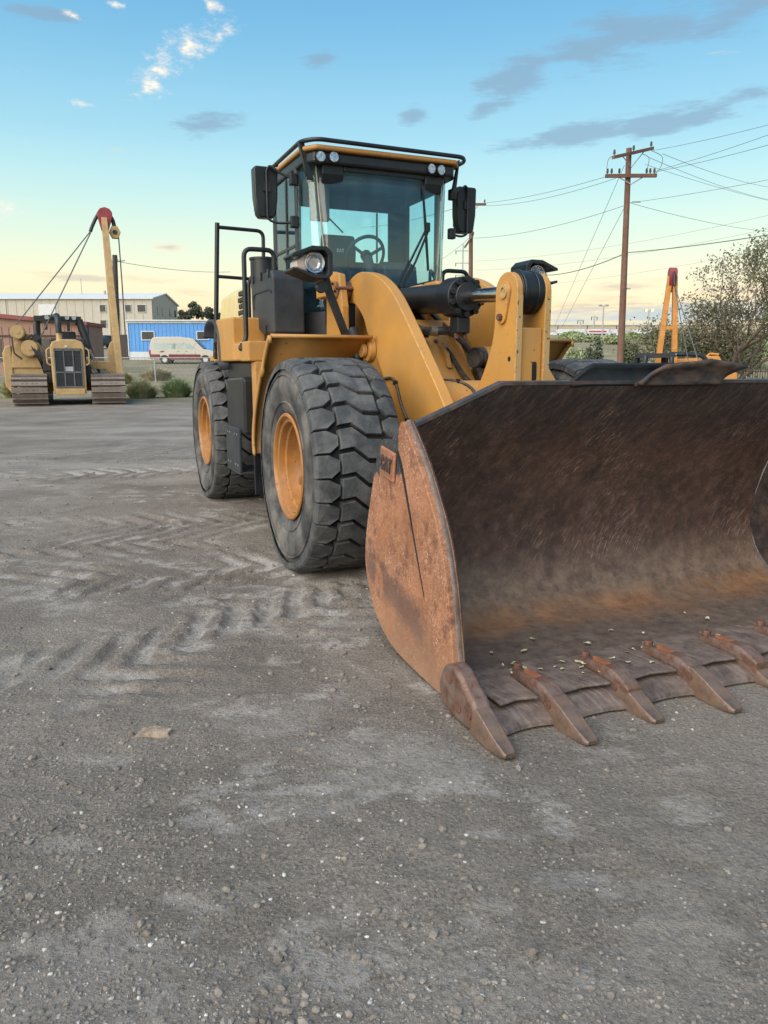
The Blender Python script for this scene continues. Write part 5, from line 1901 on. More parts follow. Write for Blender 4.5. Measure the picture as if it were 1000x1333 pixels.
    bm_(MB().tube([(1.04, 0, 5.95), (-.85, -.4, 2.3), (-1.0, -.5, 2.1)], .022, 6), 'boom_cable', 'wire')
    bm_(MB().tube([(1.97, 0, 5.85), (1.99, 0, 4.2), (1.99, 0, 2.2)], .022, 6), 'load_cable', 'wire')
    return t_


p_ = at(88, 527, 26)
make_pipelayer((p_.x - .62, 27.9, tz(p_.x, 27.9) - .02), R(21), 'dusty yellow pipelayer with red-tipped side boom, seen from the front at left', 'pipelayer tractors parked in the yard', 'weather_yellow', 'boom_red')
px2 = 12.6
make_pipelayer((px2, 33.5, tz(px2, 33.5) + .42), R(84), 'orange pipelayer seen side-on beyond the raised bucket edge at right', 'pipelayer tractors parked in the yard', 'orange_paint', 'boom_red', .50)


# ---- orange excavator standing right of it: tracked base, house with sloped engine cover, bent boom folded forward
ex_ = at(912, 480, 36)
exv = tag(empty('excavator', (ex_.x, 36.5, tz(ex_.x, 36.5)), R(-8)), 'orange excavator house with engine cover, in front of the right-hand trees', 'excavator')
for s_x in (-1, 1):
    trk = MB()
    lp_ = [(-1.75 + .42 * math.cos(a), .45 + .42 * math.sin(a)) for a in np.linspace(math.pi / 2, 3 * math.pi / 2, 9)] + [(1.75 + .42 * math.cos(a), .45 + .42 * math.sin(a)) for a in np.linspace(-math.pi / 2, math.pi / 2, 9)]
    trk.prism(lp_, s_x * 1.0 - .3, s_x * 1.0 + .3, 'y')
    trk.build('track', BG['track_steel'], exv, bevel=.02)
MB().box(-.8, .8, -.75, .75, .5, 1.15).build('undercarriage', BG['rops_black'], exv, bevel=.03)
MB().prism([(-1.15, 1.2), (-1.15, 3.02), (-.25, 3.10), (.12, 2.72), (.35, 2.60), (1.10, 2.60), (1.18, 2.2), (1.10, 1.2)], -1.2, 1.2, 'y').build('house', BG['orange_paint'], exv, bevel=.05, seg=3)
MB().prism([(.12, 2.66), (.22, 3.18), (.80, 3.20), (1.16, 2.62)], -.7, .5, 'y').build('engine_cover', BG['orange_paint'], exv, bevel=.05, seg=3)
MB().prism([(.95, 1.35), (.98, 2.50), (1.25, 2.58), (1.52, 2.40), (1.58, 1.8), (1.45, 1.35)], -1.22, 1.22, 'y').build('counterweight', BG['orange_paint'], exv, bevel=.06, seg=3)
MB().cyl((-.45, -1.21, 2.75), (-.45, -1.23, 2.75), .07, n=12).build('fuel_cap', BG['rops_black'], exv)
MB().tube([(.30, -.4, 3.15), (.45, -.4, 3.30), (.85, -.4, 3.26)], .05, 8, .05).build('exhaust_pipe', BG['orange_paint'], exv)
MB().box(1.1, 1.45, -1.15, .9, .98, 1.35).build('hose_guard', BG['rops_black'], exv, bevel=.02)


# ---- buildings
def cladding(mb, x0, x1, y, z0, z1, step, depth=.04):
    """raised ribs of sheet cladding on a wall facing -y"""
    x = x0 + step / 2
    while x < x1:
        mb.box(x - .04, x + .04, y - depth, y, z0, z1)
        x += step


def window(parent, x0, x1, z0, z1, y, panes=2, frame='grey_trim', glass='dark_glass'):
    w = MB().box(x0 - .08, x1 + .08, y - .07, y + .02, z1, z1 + .08).box(x0 - .08, x1 + .08, y - .09, y + .02, z0 - .08, z0).box(x0 - .08, x0, y - .07, y + .02, z0, z1).box(x1, x1 + .08, y - .07, y + .02, z0, z1).build('window', BG[frame], parent)
    for k in range(panes):
        a, b_ = x0 + (x1 - x0) * k / panes, x0 + (x1 - x0) * (k + 1) / panes
        MB().box(a + .02, b_ - .02, y - .03, y - .012, z0 + .01, z1 - .01).build('pane', BG[glass if k % 2 == 0 or glass != 'dark_glass' else 'dark_glass'], w)
    return w


# long two-storey beige building
bx1 = at(200, 430, 140).x
zb = at(0, 442, 140).z
zt_ = at(100, 388.5, 140).z
bld = tag(empty('metal_building', (bx1, 140, zb)), 'long beige two-storey metal building with pale roof behind the yard', 'building')
H = zt_ - zb
Wd = 17
wl = MB().box(-52, 0, 0, Wd, -1.5, H)
wl.prism([(0, H), (Wd, H), (Wd / 2, H + 1.4)], -52, 0)
wl.build('wall', BG['beige_cladding'], bld)
rb = MB()
cladding(rb, -52, 0, -.002, 0, H - .05, 1.5, .05)
rb.build('cladding_rib', BG['beige_cladding'], bld)['kind'] = 'stuff'
MB().prism([(-.4, H - .12), (Wd / 2, H + 1.45), (Wd + .4, H - .12), (Wd + .4, H + .10), (Wd / 2, H + 1.68), (-.4, H + .10)], -52.3, .3).build('roof', BG['white_roof'], bld)
for x_ in (-26.2, -6.1, -.25):
    MB().box(x_, x_ + .2, -.12, -.052, 0, H - .15).build('downpipe', BG['beige_cladding'], bld)
for (pa, pb, za, zb_) in ((130, 138, 397, 406), (145, 153.5, 397, 406), (163, 171, 397, 406), (179, 190, 397, 406), (131, 139, 417, 425), (147, 156, 417, 426)):
    a, b_ = at(pa, za, 140), at(pb, zb_, 140)
    window(bld, a.x - bx1, b_.x - bx1, b_.z - zb, a.z - zb, -.05)
a, b_ = at(50, 396, 140), at(73, 408, 140)
MB().box(a.x - bx1, b_.x - bx1, -.1, -.05, b_.z - zb - 3, a.z - zb).build('loading_door', BG['white_roof'], bld)
for (yy, zz) in ((3.0, H - 2.6), (6.0, H - 2.6), (11, H - 2.4), (14.5, H - 2.3)):
    MB().box(.0, .06, yy, yy + 1.1, zz, zz + 1.3).build('window', BG['dark_glass'], bld)
MB().cyl((-14.3, 5, H + .6), (-14.3, 5, H + 4), .06, n=6).build('roof_mast', BG['galv'], bld)
for x_ in (-10.4, -9.6):
    MB().cyl((x_, 6, H + .6), (x_, 6, H + 1.9), .2, n=10).build('roof_vent', BG['galv'], bld)
# yellow blossoming shrub line at its foot
# brown shed with red trim
zb = tz(-20, 45) - .3
shd = tag(empty('brown_shed', (at(113, 440, 45).x, 45, zb)), 'low brown shed with dark red roof trim behind the pipelayer', 'shed')
Hs = at(113, 421, 45).z - zb
Hr = at(52, 414.5, 45).z - zb
ws = 9.5
MB().prism([(0, 0), (0, Hs), (-ws * .55, Hr + .1), (-ws, Hs + .15), (-ws, 0)], 0, 2.6, 'y').build('wall', BG['brown_cladding'], shd)
MB().prism([(.15, Hs - .12), (.15, Hs + .08), (-ws * .55, Hr + .28), (-ws - .2, Hs + .3), (-ws - .2, Hs + .1), (-ws * .55, Hr + .05)], -.25, 2.8, 'y').build('roof', BG['red_trim'], shd)
cl = MB()
cladding(cl, -ws, -.05, -.002, 0, Hs - .2, .4, .03)
cl.build('cladding_rib', BG['brown_cladding'], shd)['kind'] = 'stuff'
MB().box(-.10, .12, -.12, .10, 0, Hs - .12).build('corner_trim', BG['dark_pole'], shd)
MB().box(-3.6, -2.1, -.05, -.032, .0, 2.3).build('door_opening', BG['dark_glass'], shd)
MB().box(-5.9, -4.9, -.05, -.032, 1.0, 2.3).build('window', BG['dark_glass'], shd)
MB().box(-ws, 0, -.07, -.033, Hs - .75, Hs - .65).build('trim_board', BG['dark_pole'], shd)
# blue site office
zb = tz(-22, 76)
ob0 = at(168, 440, 76)
off = tag(empty('blue_office', (ob0.x, 76, zb)), 'bright blue mobile site office with white skirting behind the van', 'building')
Ho = at(168, 418, 76).z - zb
MB().box(0, 15.5, 0, 4.2, .75, Ho).build('wall', BG['blue_cladding'], off)
MB().box(-.05, 15.4, -.03, 4.1, -.2, .749).build('skirting', BG['white_skirt'], off)
cl = MB()
cladding(cl, 0, 15.4, -.002, .77, Ho - .22, .38, .03)
cl.build('cladding_rib', BG['blue_cladding'], off)['kind'] = 'stuff'
MB().box(-.25, 15.7, -.25, 4.4, Ho, Ho + .12).build('roof', BG['white_roof'], off)
MB().box(-.1, 15.6, -.10, -.035, Ho - .2, Ho - .001).build('fascia', BG['grey_trim'], off)
MB().box(-.12, -.02, -.08, .3, .3, Ho).build('corner_trim', BG['white_skirt'], off)
for (pa, pb, za, zb_) in ((185, 201, 432, 442), (257, 272, 432, 441.5)):
    a, b_ = at(pa, za, 76), at(pb, zb_, 76)
    window(off, a.x - ob0.x, b_.x - ob0.x, b_.z - zb, a.z - zb, -.04, 2, 'white_skirt')
MB().box(-1.1, -.3, .4, 1.6, .0, 2.4).build('side_porch', BG['dark_pole'], off)

# far warehouses beyond the right-hand scrub
for (nme, pa, pb, ytop, ybot, Y, dep, mt, lab) in (('warehouse', 640, 1300, 423.5, 431.5, 640, 40, 'tan_wall', 'long tan flat-roofed warehouse on the skyline at right'),
                                                   ('storage_shed', 716, 850, 430.5, 436, 420, 18, 'white_roof', 'long low white storage building in front of the tan warehouse')):
    a, b_ = at(pa, ytop, Y), at(pb, ybot, Y)
    w = tag(empty(nme, (a.x, Y, tz(a.x, Y))), lab, 'building')
    zt0 = a.z - tz(a.x, Y)
    MB().box(0, b_.x - a.x, 0, dep, -6, zt0).build('wall', BG[mt], w)
    MB().box(-.5, b_.x - a.x + .5, -.6, dep + .5, zt0, zt0 + .5).build('roof', BG['grey_trim'], w)
    k = MB()
    x = 6
    while x < b_.x - a.x:
        MB().box(x, x + .5, -.4, -.002, -5, zt0 - .3).build('wall_pier', BG['dark_pole' if mt == 'tan_wall' else 'galv'], w)
        x += 24 if mt == 'tan_wall' else 14


# ---- vehicles
def wheel_small(par, x, y, r, w):
    g = MB().lathe([(-w / 2, r * .6), (-w / 2, r * .95), (-w * .3, r), (w * .3, r), (w / 2, r * .95), (w / 2, r * .6)], 24, Matrix.Translation((x, y, r)) @ Matrix.Rotation(math.pi / 2, 4, 'Z'))
    whl = g.build('wheel', BG['tyre_small'], par, smooth=40)
    MB().lathe([(-w * .42, 0), (-w * .46, r * .3), (-w * .40, r * .58), (-w * .5, r * .62)], 20, Matrix.Translation((x, y, r)) @ Matrix.Rotation(math.pi / 2, 4, 'Z')).build('hubcap', BG['hub_silver'], whl, smooth=40)


def make_van(loc):
    v = tag(empty('passenger_van', loc, R(2)), 'cream and maroon passenger van parked before the blue office', 'van')
    L_, hw = 5.9, 1.0
    side = [(.05, .42), (.0, .75), (.02, 1.2), (.10, 1.85), (.30, 2.28), (.6, 2.36), (2.6, 2.38), (3.7, 2.26), (3.95, 2.15), (4.75, 1.32), (5.6, 1.15), (5.85, .95), (5.9, .5), (5.6, .38), (5.35, .38), (5.25, .62), (5.05, .74), (4.8, .74), (4.6, .62), (4.5, .38), (1.75, .38),
            (1.66, .62), (1.46, .74), (1.2, .74), (1.0, .62), (.9, .38)]
    body = MB()
    n = len(side)
    rows = []
    for y_, sh_, top in ((-hw, 0, .10), (-hw - .02, .0, .0), (hw + .02, 0, .0), (hw, 0, .10)):
        rows.append([(x, y_ * (1 - .13 * max(0, (z - 1.1)) / 1.2), z) for x, z in side])
    body.prism(side, -hw, hw, 'y')
    body.v = [(x, y * (1 - .12 * max(0, z - 1.1) / 1.2), z) for x, y, z in body.v]
    body.build('body', BG['car_paint_white'], v, bevel=.06, seg=3, smooth=40)
    yy = lambda z: -(hw * (1 - .12 * max(0, z - 1.1) / 1.2)) - .006
    def quad(pts, nme, mt):
        m_ = MB().add([(x, yy(z), z) for x, z in pts] + [(x, yy(z) + .03, z) for x, z in pts], [tuple(range(len(pts))), tuple(range(len(pts), 2 * len(pts)))[::-1]] + [(i, i + len(pts), (i + 1) % len(pts) + len(pts), (i + 1) % len(pts)) for i in range(len(pts))])
        return m_.build(nme, BG.get(mt) or MAT[mt], v)
    for a, b_ in ((.42, 1.78), (1.92, 2.33), (2.45, 2.98)):
        quad([(a, 1.32), (a + .02, 1.80), (b_, 1.80), (b_, 1.32)], 'side_window', 'pale_glass')
    quad([(3.15, 1.30), (3.15, 1.80), (3.6, 1.80), (4.1, 1.30)], 'side_window', 'pale_glass')
    quad([(.02, .50), (.02, .84), (.95, .84), (.95, .5)], 'lower_panel', 'car_paint_maroon')
    quad([(1.7, .42), (1.7, .84), (4.5, .84), (4.55, .42)], 'lower_panel', 'car_paint_maroon')
    quad([(.85, 1.02), (1.1, 1.15), (1.4, 1.15), (1.2, 1.02)], 'stripe', 'car_paint_maroon')
    for x_ in (1.85, 2.39, 3.06, 4.05):
        quad([(x_, .8), (x_, 1.85), (x_ + .02, 1.85), (x_ + .02, .8)], 'door_seam', 'dark_pole')
    for x_ in (2.5, 3.2):
        quad([(x_, 1.08), (x_, 1.12), (x_ + .14, 1.12), (x_ + .14, 1.08)], 'door_handle', 'dark_pole')
    MB().prism([(.02, 1.30), (.10, 1.84), (.14, 1.84), (.06, 1.30)], -.72, .72, 'x').build('x', BG['dark_glass'], v) if False else None
    MB().add([(.03, -.72, 1.30), (.03, .72, 1.30), (.10, .68, 1.86), (.10, -.68, 1.86)], [(0, 3, 2, 1)]).build('rear_window', BG['dark_glass'], v, solid=.03)
    MB().box(-.16, .06, -.98, .98, .46, .66).build('bumper', BG['hub_silver'], v, bevel=.03)
    for s in (-1, 1):
        MB().box(-.03, .12, s * .98 - .05, s * .98 + .03, .85, 1.22).build('tail_light', BG['tail_red'], v, bevel=.01)
    MB().prism([(4.0, 2.10), (4.72, 1.36), (4.76, 1.38), (4.04, 2.14)], -.82, .82, 'y').build('windscreen', BG['dark_glass'], v)
    for x_ in (1.33, 4.93):
        for y_ in (-.88, .88):
            wheel_small(v, x_, y_, .37, .24)
    return v


vx = at(199, 474, 70).x
make_van((vx, 70, tz(vx, 70)))


def make_car(loc, rz, label, paint):
    v = tag(empty('parked_car', loc, rz), label, 'car', 'cars parked by the beige building')
    side = [(0, .35), (.0, .8), (.15, .95), (.7, 1.0), (1.35, 1.42), (2.6, 1.44), (3.3, 1.0), (4.2, .88), (4.5, .7), (4.5, .35), (4.2, .25), (.3, .25)]
    b2 = MB().prism(side, -.88, .88, 'y')
    b2.v = [(x, y * (1 - .2 * max(0, z - .95) / .5), z) for x, y, z in b2.v]
    b2.build('body', BG[paint], v, bevel=.07, seg=3, smooth=40)
    MB().add([(3.24, -.70, 1.05), (3.24, .70, 1.05), (2.68, .64, 1.40), (2.68, -.64, 1.40)], [(0, 1, 2, 3)]).build('windscreen', BG['dark_glass'], v, solid=.05)
    for s in (-1, 1):
        MB().prism([(.85, 1.02), (1.4, 1.36), (2.5, 1.38), (3.1, 1.02)], s * .80, s * .83, 'y').build('side_window', BG['dark_glass'], v)
        MB().box(4.4, 4.51, s * .7 - .14, s * .7 + .14, .62, .78).build('headlight', BG['hub_silver'], v, bevel=.02)
        for x_ in (.85, 3.65):
            wheel_small(v, x_, s * .8, .33, .2)
    MB().box(4.47, 4.52, -.45, .45, .45, .66).build('grille', BG['dark_glass'], v)
    return v


q = at(138, 450, 92)
make_car((q.x + .4, 95, tz(q.x, 94) + .02), R(-112), 'dark blue-grey sedan parked between shed and pole', 'car_paint_dark')
q = at(158, 452, 92)
make_car((q.x + 1.5, 96, tz(q.x, 95) + .02), R(-100), 'pale car half hidden behind the white-painted pole foot', 'car_paint_pale')
# trailers and trucks in the far lot
far_r = random.Random(21)
labs = ['white box trailer with a red band standing in the far lot', 'white box trailer left of the far red-banded one', 'white box trailer at the far left of the distant lot', 'white truck parked right of the far red-banded trailer', 'pale van beside the far light pole', 'white truck right of the leaning power pole, far off']
for (pa, pb, yt, yb, Y, band, lab) in ((765, 792, 432.5, 441, 300, 1, labs[0]), (748, 761, 434, 441, 300, 0, labs[1]), (726, 745, 432, 440, 310, 0, labs[2]), (796, 803, 434, 440, 305, 0, labs[3]), (838, 850, 436, 441, 290, 0, labs[4]), (826, 836, 434, 440, 310, 0, labs[5])):
    a, b_ = at(pa, yt, Y), at(pb, yb, Y)
    gz = tz(a.x, Y)
    tr = tag(empty('box_trailer', (a.x, Y, gz)), lab, 'trailer', 'trucks and trailers in the far lot')
    wv, hv = b_.x - a.x, max(2.6, a.z - gz)
    MB().box(0, wv, 0, 2.5, .9, hv).build('box', BG['white_skirt'], tr, bevel=.05)
    if band:
        MB().box(.5, wv - .8, -.04, -.001, hv * .55, hv * .75).build('red_band', BG['tail_red'], tr)
    for x_ in (.8, wv - .9):
        wheel_small(tr, x_, .2, .5, .3)
    MB().box(.2, wv - .2, .6, 1.9, .55, .899).build('chassis', BG['dark_pole'], tr)


# ---- poles and wires
def add_pole(name, base, top, r0, r1, label, mat, cat='utility pole', group='utility poles'):
    p = tag(empty(name, base), label, cat, group)
    d = Vector(top) - Vector(base)
    MB().tube([(0, 0, -.5), tuple(d * .5), tuple(d)], r0, 14, radii=[r0, (r0 + r1) / 2, r1]).build('shaft', BG[mat], p, smooth=60)
    return p


def insulator(par, x, y, z):
    MB().cyl((x, y, z), (x, y, z + .10), .02, n=8).cyl((x, y, z + .08), (x, y, z + .24), .055, .04, n=10).build('insulator', BG['dark_pole'], par)


gzp = tz(10.66, 35)
pole = add_pole('power_pole', (10.72, 35, gzp), at(819, 193, 35), .17, .115, 'tall reddish wooden power pole with double crossarms at right', 'pole_wood')
loc0 = Vector((10.72, 35, gzp))


def arm_on(par, o, pa, pb, Ya, Yb, th=.06):
    a, b_ = at(*pa, Ya) - o, at(*pb, Yb) - o
    d = (b_ - a).normalized()
    up = Vector((0, 0, 1))
    w = d.cross(up).normalized()
    vs = []
    for p in (a, b_):
        vs += [p + w * th + up * th * 1.2, p - w * th + up * th * 1.2, p - w * th - up * th * 1.2, p + w * th - up * th * 1.2]
    MB().add(vs, [(0, 1, 2, 3), (7, 6, 5, 4)] + [(i, i + 4, (i + 1) % 4 + 4, (i + 1) % 4) for i in range(4)]).build('crossarm', BG['pole_wood'], par, bevel=.01)
    return a, b_


a1, b1 = arm_on(pole, loc0, (798, 205), (850, 193), 33.9, 35.9)
a2, b2 = arm_on(pole, loc0, (788, 229), (855, 228.5), 34.8, 34.8)
for (c_, d_) in ((a1.lerp(b1, .22), 232), (a1.lerp(b1, .8), 226)):
    z0 = at(821, 211, 35) - loc0
    MB().tube([c_, (z0.x, -.13, z0.z - .25)], .022, 6).build('arm_brace', BG['galv'], pole)
for c_ in (a2.lerp(b2, .22), a2.lerp(b2, .78)):
    z0 = at(820, 241, 35) - loc0
    MB().tube([c_, (z0.x, -.15, z0.z)], .025, 6).build('arm_brace', BG['galv'], pole)
for f_ in (.04, .12, .27, .80, .87, .95):
    c_ = a2.lerp(b2, f_)
    insulator(pole, c_.x, c_.y, c_.z + .05)
for f_ in (.03, .5, .95):
    c_ = a1.lerp(b1, f_)
    insulator(pole, c_.x, c_.y, c_.z + .05)
for pts in ([(800, 202), (792, 208), (790, 225), (793, 231)], [(848, 196), (862, 204), (860, 218), (853, 226)], [(836, 200), (845, 206), (842, 222)]):
    MB().tube(smooth_poly([tuple(at(*p, 34.6) - loc0) for p in pts], 4), .012, 6).build('jumper_wire', BG['wire'], pole)
for z_ in (2.5, 6.2):
    MB().cyl((-.2, 0, z_), (.2, 0, z_), .03, n=8).build('pole_bolt', BG['galv'], pole)
MB().cyl((.0, -.2, (at(818, 264, 35) - loc0).z), (.35, -.2, (at(818, 264, 35) - loc0).z), .03, n=8).build('wire_clamp', BG['galv'], pole)

gz2 = tz(5.75, 52)
pole2 = add_pole('power_pole', (5.78, 52, gz2), at(613.5, 262, 52), .17, .12, 'wooden power pole with one side arm behind the cab', 'pole_wood')
l2 = Vector((5.78, 52, gz2))
a3, b3 = arm_on(pole2, l2, (611, 266), (633, 266), 52, 52, .06)
c_ = at(624, 266, 52) - l2
z0 = at(614, 277, 52) - l2
MB().tube([c_, (z0.x, -.12, z0.z)], .03, 6).build('arm_brace', BG['galv'], pole2)
insulator(pole2, b3.x - .1, b3.y, b3.z + .05)
insulator(pole2, a3.x + .05, a3.y, b3.z + .1)
for pyy in (292, 307):
    z0 = at(616, pyy, 52) - l2
    insulator(pole2, z0.x, -.1, z0.z)
a4, b4 = arm_on(pole2, l2, (605, 322), (616, 306), 51.2, 52, .05)

gz3 = tz(-20.4, 60)
pole3 = add_pole('utility_pole', (-20.6, 60, gz3), at(149.5, 332, 60), .24, .18, 'dark weathered pole with white-painted foot beside the left pipelayer boom', 'dark_pole')
l3 = Vector((-20.6, 60, gz3))
MB().tube([(0, 0, -.2), (0.01, 0, 2.9)], .29, 14).build('painted_foot', BG['white_skirt'], pole3, smooth=60)
z0 = at(154, 341, 60) - l3
insulator(pole3, z0.x, -.2, z0.z)
MB().tube([(0, 0, z0.z), (z0.x + .5, 0, z0.z + .1)], .05, 6).build('wire_bracket', BG['galv'], pole3)

# distant steel transmission poles
for (pxx, yt, yb, Y, lab) in ((603, 318, 372, 230, 'slim steel transmission pole with three arms beyond the cab'), (756, 416, 425, 600, 'tiny T-shaped power pole on the far skyline near the guy wires'), (774, 411, 425, 600, 'small pole on the far skyline left of the light pole')):
    t0 = at(pxx, yt, Y)
    g0 = tz(t0.x, Y)
    p = add_pole('transmission_pole', (t0.x, Y, g0), t0, Y * .0011, Y * .0007, lab, 'galv', 'power pole', 'distant power poles')
    hgt = t0.z - g0
    fr_ = ((.93, 1), (.8, 1), (.67, 1)) if Y < 300 else ((.93, .4),)
    for f_, s in fr_:
        MB().box(-Y * .0095 * s, Y * .0095 * s, -.1, .1, hgt * f_ - Y * .0005, hgt * f_ + Y * .0005).build('crossarm', BG['galv'], p)
        for sx in (-1, 1):
            MB().cyl((sx * Y * .0088 * s, 0, hgt * f_), (sx * Y * .0088 * s, 0, hgt * f_ - Y * .004), Y * .0005, n=6).build('insulator', BG['dark_pole'], p)


def lamp_post(px, yt, Y, label, lit):
    t0 = at(px, yt, Y)
    g0 = tz(t0.x, Y)
    p = add_pole('lamp_post', (t0.x, Y, g0), t0, Y * .0010, Y * .0007, label, 'galv', 'street lamp', 'lamp posts in the far lot')
    hh = t0.z - g0
    k = Y / 150
    MB().box(-.9 * k, .9 * k, -.06 * k, .06 * k, hh - .10 * k, hh).build('arm', BG['galv'], p)
    for s in (-1, 1):
        MB().box(s * .6 * k - .3 * k, s * .6 * k + .3 * k, -.25 * k, .25 * k, hh, hh + .22 * k).build('lamp_head', BG['galv'], p, bevel=.02)
        if lit:
            em = bpy.data.materials.get('sodium_lamp')
            if em is None:
                em = bpy.data.materials.new('sodium_lamp')
                em.use_nodes = True
                bb = em.node_tree.nodes['Principled BSDF']
                bb.inputs['Base Color'].default_value = (1, .6, .3, 1)
                bb.inputs['Emission Color'].default_value = (1, .36, .09, 1)
                bb.inputs['Emission Strength'].default_value = 1.9
            MB().lathe([(-.24 * k, 0), (-.2 * k, .16 * k), (0, .26 * k), (.2 * k, .16 * k), (.24 * k, 0)], 14, Matrix.Translation((s * .6 * k, -.26 * k, hh + .05 * k))).build('lit_lens', em, p, smooth=60)
    return p


lamp_post(845, 404.5, 150, 'lit orange twin-headed street lamp left of the right boom', True)
lamp_post(786, 398, 300, 'unlit grey light pole left of the wooden power pole', False)


def wire(p0, p1, sag, r, label, name='power_line'):
    p0, p1 = Vector(p0), Vector(p1)
    pts = []
    for k in range(17):
        u = k / 16
        pts.append(p0.lerp(p1, u) - Vector((0, 0, sag * 4 * u * (1 - u))))
    o = MB().tube(pts, r * (.62 if r < .02 else .8), 5).build(name, BG['wire'], None)
    return tag(o, label, 'wire', 'overhead wires')


W_ = lambda px, py, Y: at(px, py, Y)
wl_ = 'thin overhead wire strung from the right power pole'
wire(W_(850, 196, 35.9), W_(1010, 160, 30), .05, .013, 'top wire rising to the right edge from the upper crossarm')
wire(W_(855, 222, 34.8), W_(1010, 172, 27), .05, .013, 'second wire rising right from the lower crossarm end')
wire(W_(851, 224, 34.8), W_(1010, 186, 26), .05, .013, 'third wire rising right from the lower crossarm end')
wire(W_(862, 200, 36), W_(1010, 245, 60), .2, .016, 'upper of the wires falling to the right edge behind the pole')
wire(W_(845, 205, 37), W_(1010, 262, 60), .2, .016, 'middle of the wires falling to the right edge behind the pole')
wire(W_(840, 214, 38), W_(1010, 263, 55), .1, .014, 'lower of the wires falling to the right edge behind the pole')
wire(W_(820, 264, 35), W_(1010, 232, 30), .05, .013, 'wire rising right from the clamp halfway up the pole')
wire(W_(820, 264, 35), W_(1010, 302, 55), .2, .015, 'wire falling right from the clamp halfway up the pole')
wire(W_(816, 329, 34.8), W_(1010, 304, 30), .06, .022, 'thick black cable running from the pole to the right edge')
wire(W_(816, 329, 34.8), W_(700, 358, 55), .3, .026, 'thick black cable running left from the pole to the lever')
wire(W_(789, 230, 34.8), W_(633, 264, 52), .15, .016, 'upper of the pair of wires linking both wooden poles')
wire(W_(802, 232, 34.8), W_(633, 268, 52), .25, .016, 'lower of the pair of wires linking both wooden poles')
wire(W_(815, 267, 35), W_(616, 310, 52), .3, .016, 'single wire linking both wooden poles lower down')
wire(W_(609, 266, 52), W_(470, 296, 95), .3, .02, 'wire running left from the second pole behind the cab')
wire(W_(614, 307, 52), W_(560, 345, 70), .2, .018, 'drooping service wire left of the second pole')
wire(W_(813, 215, 35), W_(722, 425, 60), .0, .016, 'outer of the two guy wires slanting down left', 'guy_wire')
wire(W_(812, 272, 35), W_(732, 425, 58), .0, .016, 'inner of the two guy wires slanting down left', 'guy_wire')
wire(W_(156, 341, 60), W_(300, 354, 85), .25, .024, 'cable running right from the dark pole over the blue office')
wire(W_(620, 340, 90), W_(1010, 278, 60), .6, .014, 'faint long wire crossing behind the right pole, upper')
wire(W_(620, 352, 90), W_(1010, 296, 60), .6, .014, 'faint long wire crossing behind the right pole, middle')
wire(W_(620, 376, 120), W_(1010, 322, 80), .8, .016, 'faint long wire crossing behind the right pole, lower')


# ---- fences
def chain_fence(x0, x1, Y, label, hgt, step):
    f = tag(empty('chain_link_fence', (x0, Y, 0)), label, 'fence')
    n = int((x1 - x0) / step)
    for k in range(n + 1):
        x = x0 + step * k
        z = tz(x, Y)
        MB().cyl((x - x0, 0, z - .3), (x - x0, 0, z + hgt), .035, n=8).build('post', BG['galv'], f)
        if k < n:
            z2 = tz(x + step, Y)
            MB().tube([(x - x0, 0, z + hgt - .03), (x + step - x0, 0, z2 + hgt - .03)], .022, 6).build('top_rail', BG['galv'], f)
            mesh = MB()
            m_ = int(step / .16)
            for i in range(-int(hgt / .16), m_):
                a = (i * .16, 0.0)
                pts_ = []
                u0, u1 = max(0, i * .16), min(step, i * .16 + hgt)
                if u1 > u0:
                    mesh.tube([(x - x0 + u0, .01, z + .02 + (u0 - i * .16)), (x - x0 + u1, .01, z + .02 + (u1 - i * .16) - .04)], .0035, 3)
                    mesh.tube([(x - x0 + step - u0, .01, z + .02 + (u0 - i * .16)), (x - x0 + step - u1, .01, z + .02 + (u1 - i * .16) - .04)], .0035, 3)
            o = mesh.build('wire_mesh', BG['galv'], f)
            o['kind'] = 'stuff'
    return f


chain_fence(-19.2, -6.2, 36.2, 'low chain-link fence with steel top rail before the van', 1.15, 4.25)
fx0 = at(955, 480, 44).x
pf_ = tag(empty('picket_fence', (fx0, 44, tz(fx0, 44))), 'dark steel picket fence under the tree at the right edge', 'fence')
hz_ = at(980, 478, 44).z - tz(fx0, 44)
for k in range(44):
    MB().box(k * .14 - .014, k * .14 + .014, -.014, .014, .05, hz_).build('picket', BG['dark_pole'], pf_)
for z_ in (.25, hz_ - .25):
    MB().box(-.1, 6.2, -.022, .022, z_ - .02, z_ + .02).build('rail', BG['dark_pole'], pf_)


# ---- vegetation
def leaf_cloud(n, spread, size, seed, shape=None, flat=0.4):
    """n small bent leaf faces spread through a volume; shape(r) -> point"""
    r = random.Random(seed)
    mb = MB()
    for k in range(n):
        p = shape(r)
        a = Vector((r.gauss(0, 1), r.gauss(0, 1), r.gauss(0, .7))).normalized()
        u = a.orthogonal().normalized()
        u.rotate(Matrix.Rotation(r.random() * 6.28, 3, a))
        w = a.cross(u)
        s = size * (.6 + .8 * r.random())
        b = len(mb.v)
        mb.v += [tuple(p - u * s), tuple(p + w * s * .5 + a * s * .15), tuple(p + u * s), tuple(p - w * s * .5 + a * s * .15)]
        mb.f.append((b, b + 1, b + 2, b + 3))
    return mb


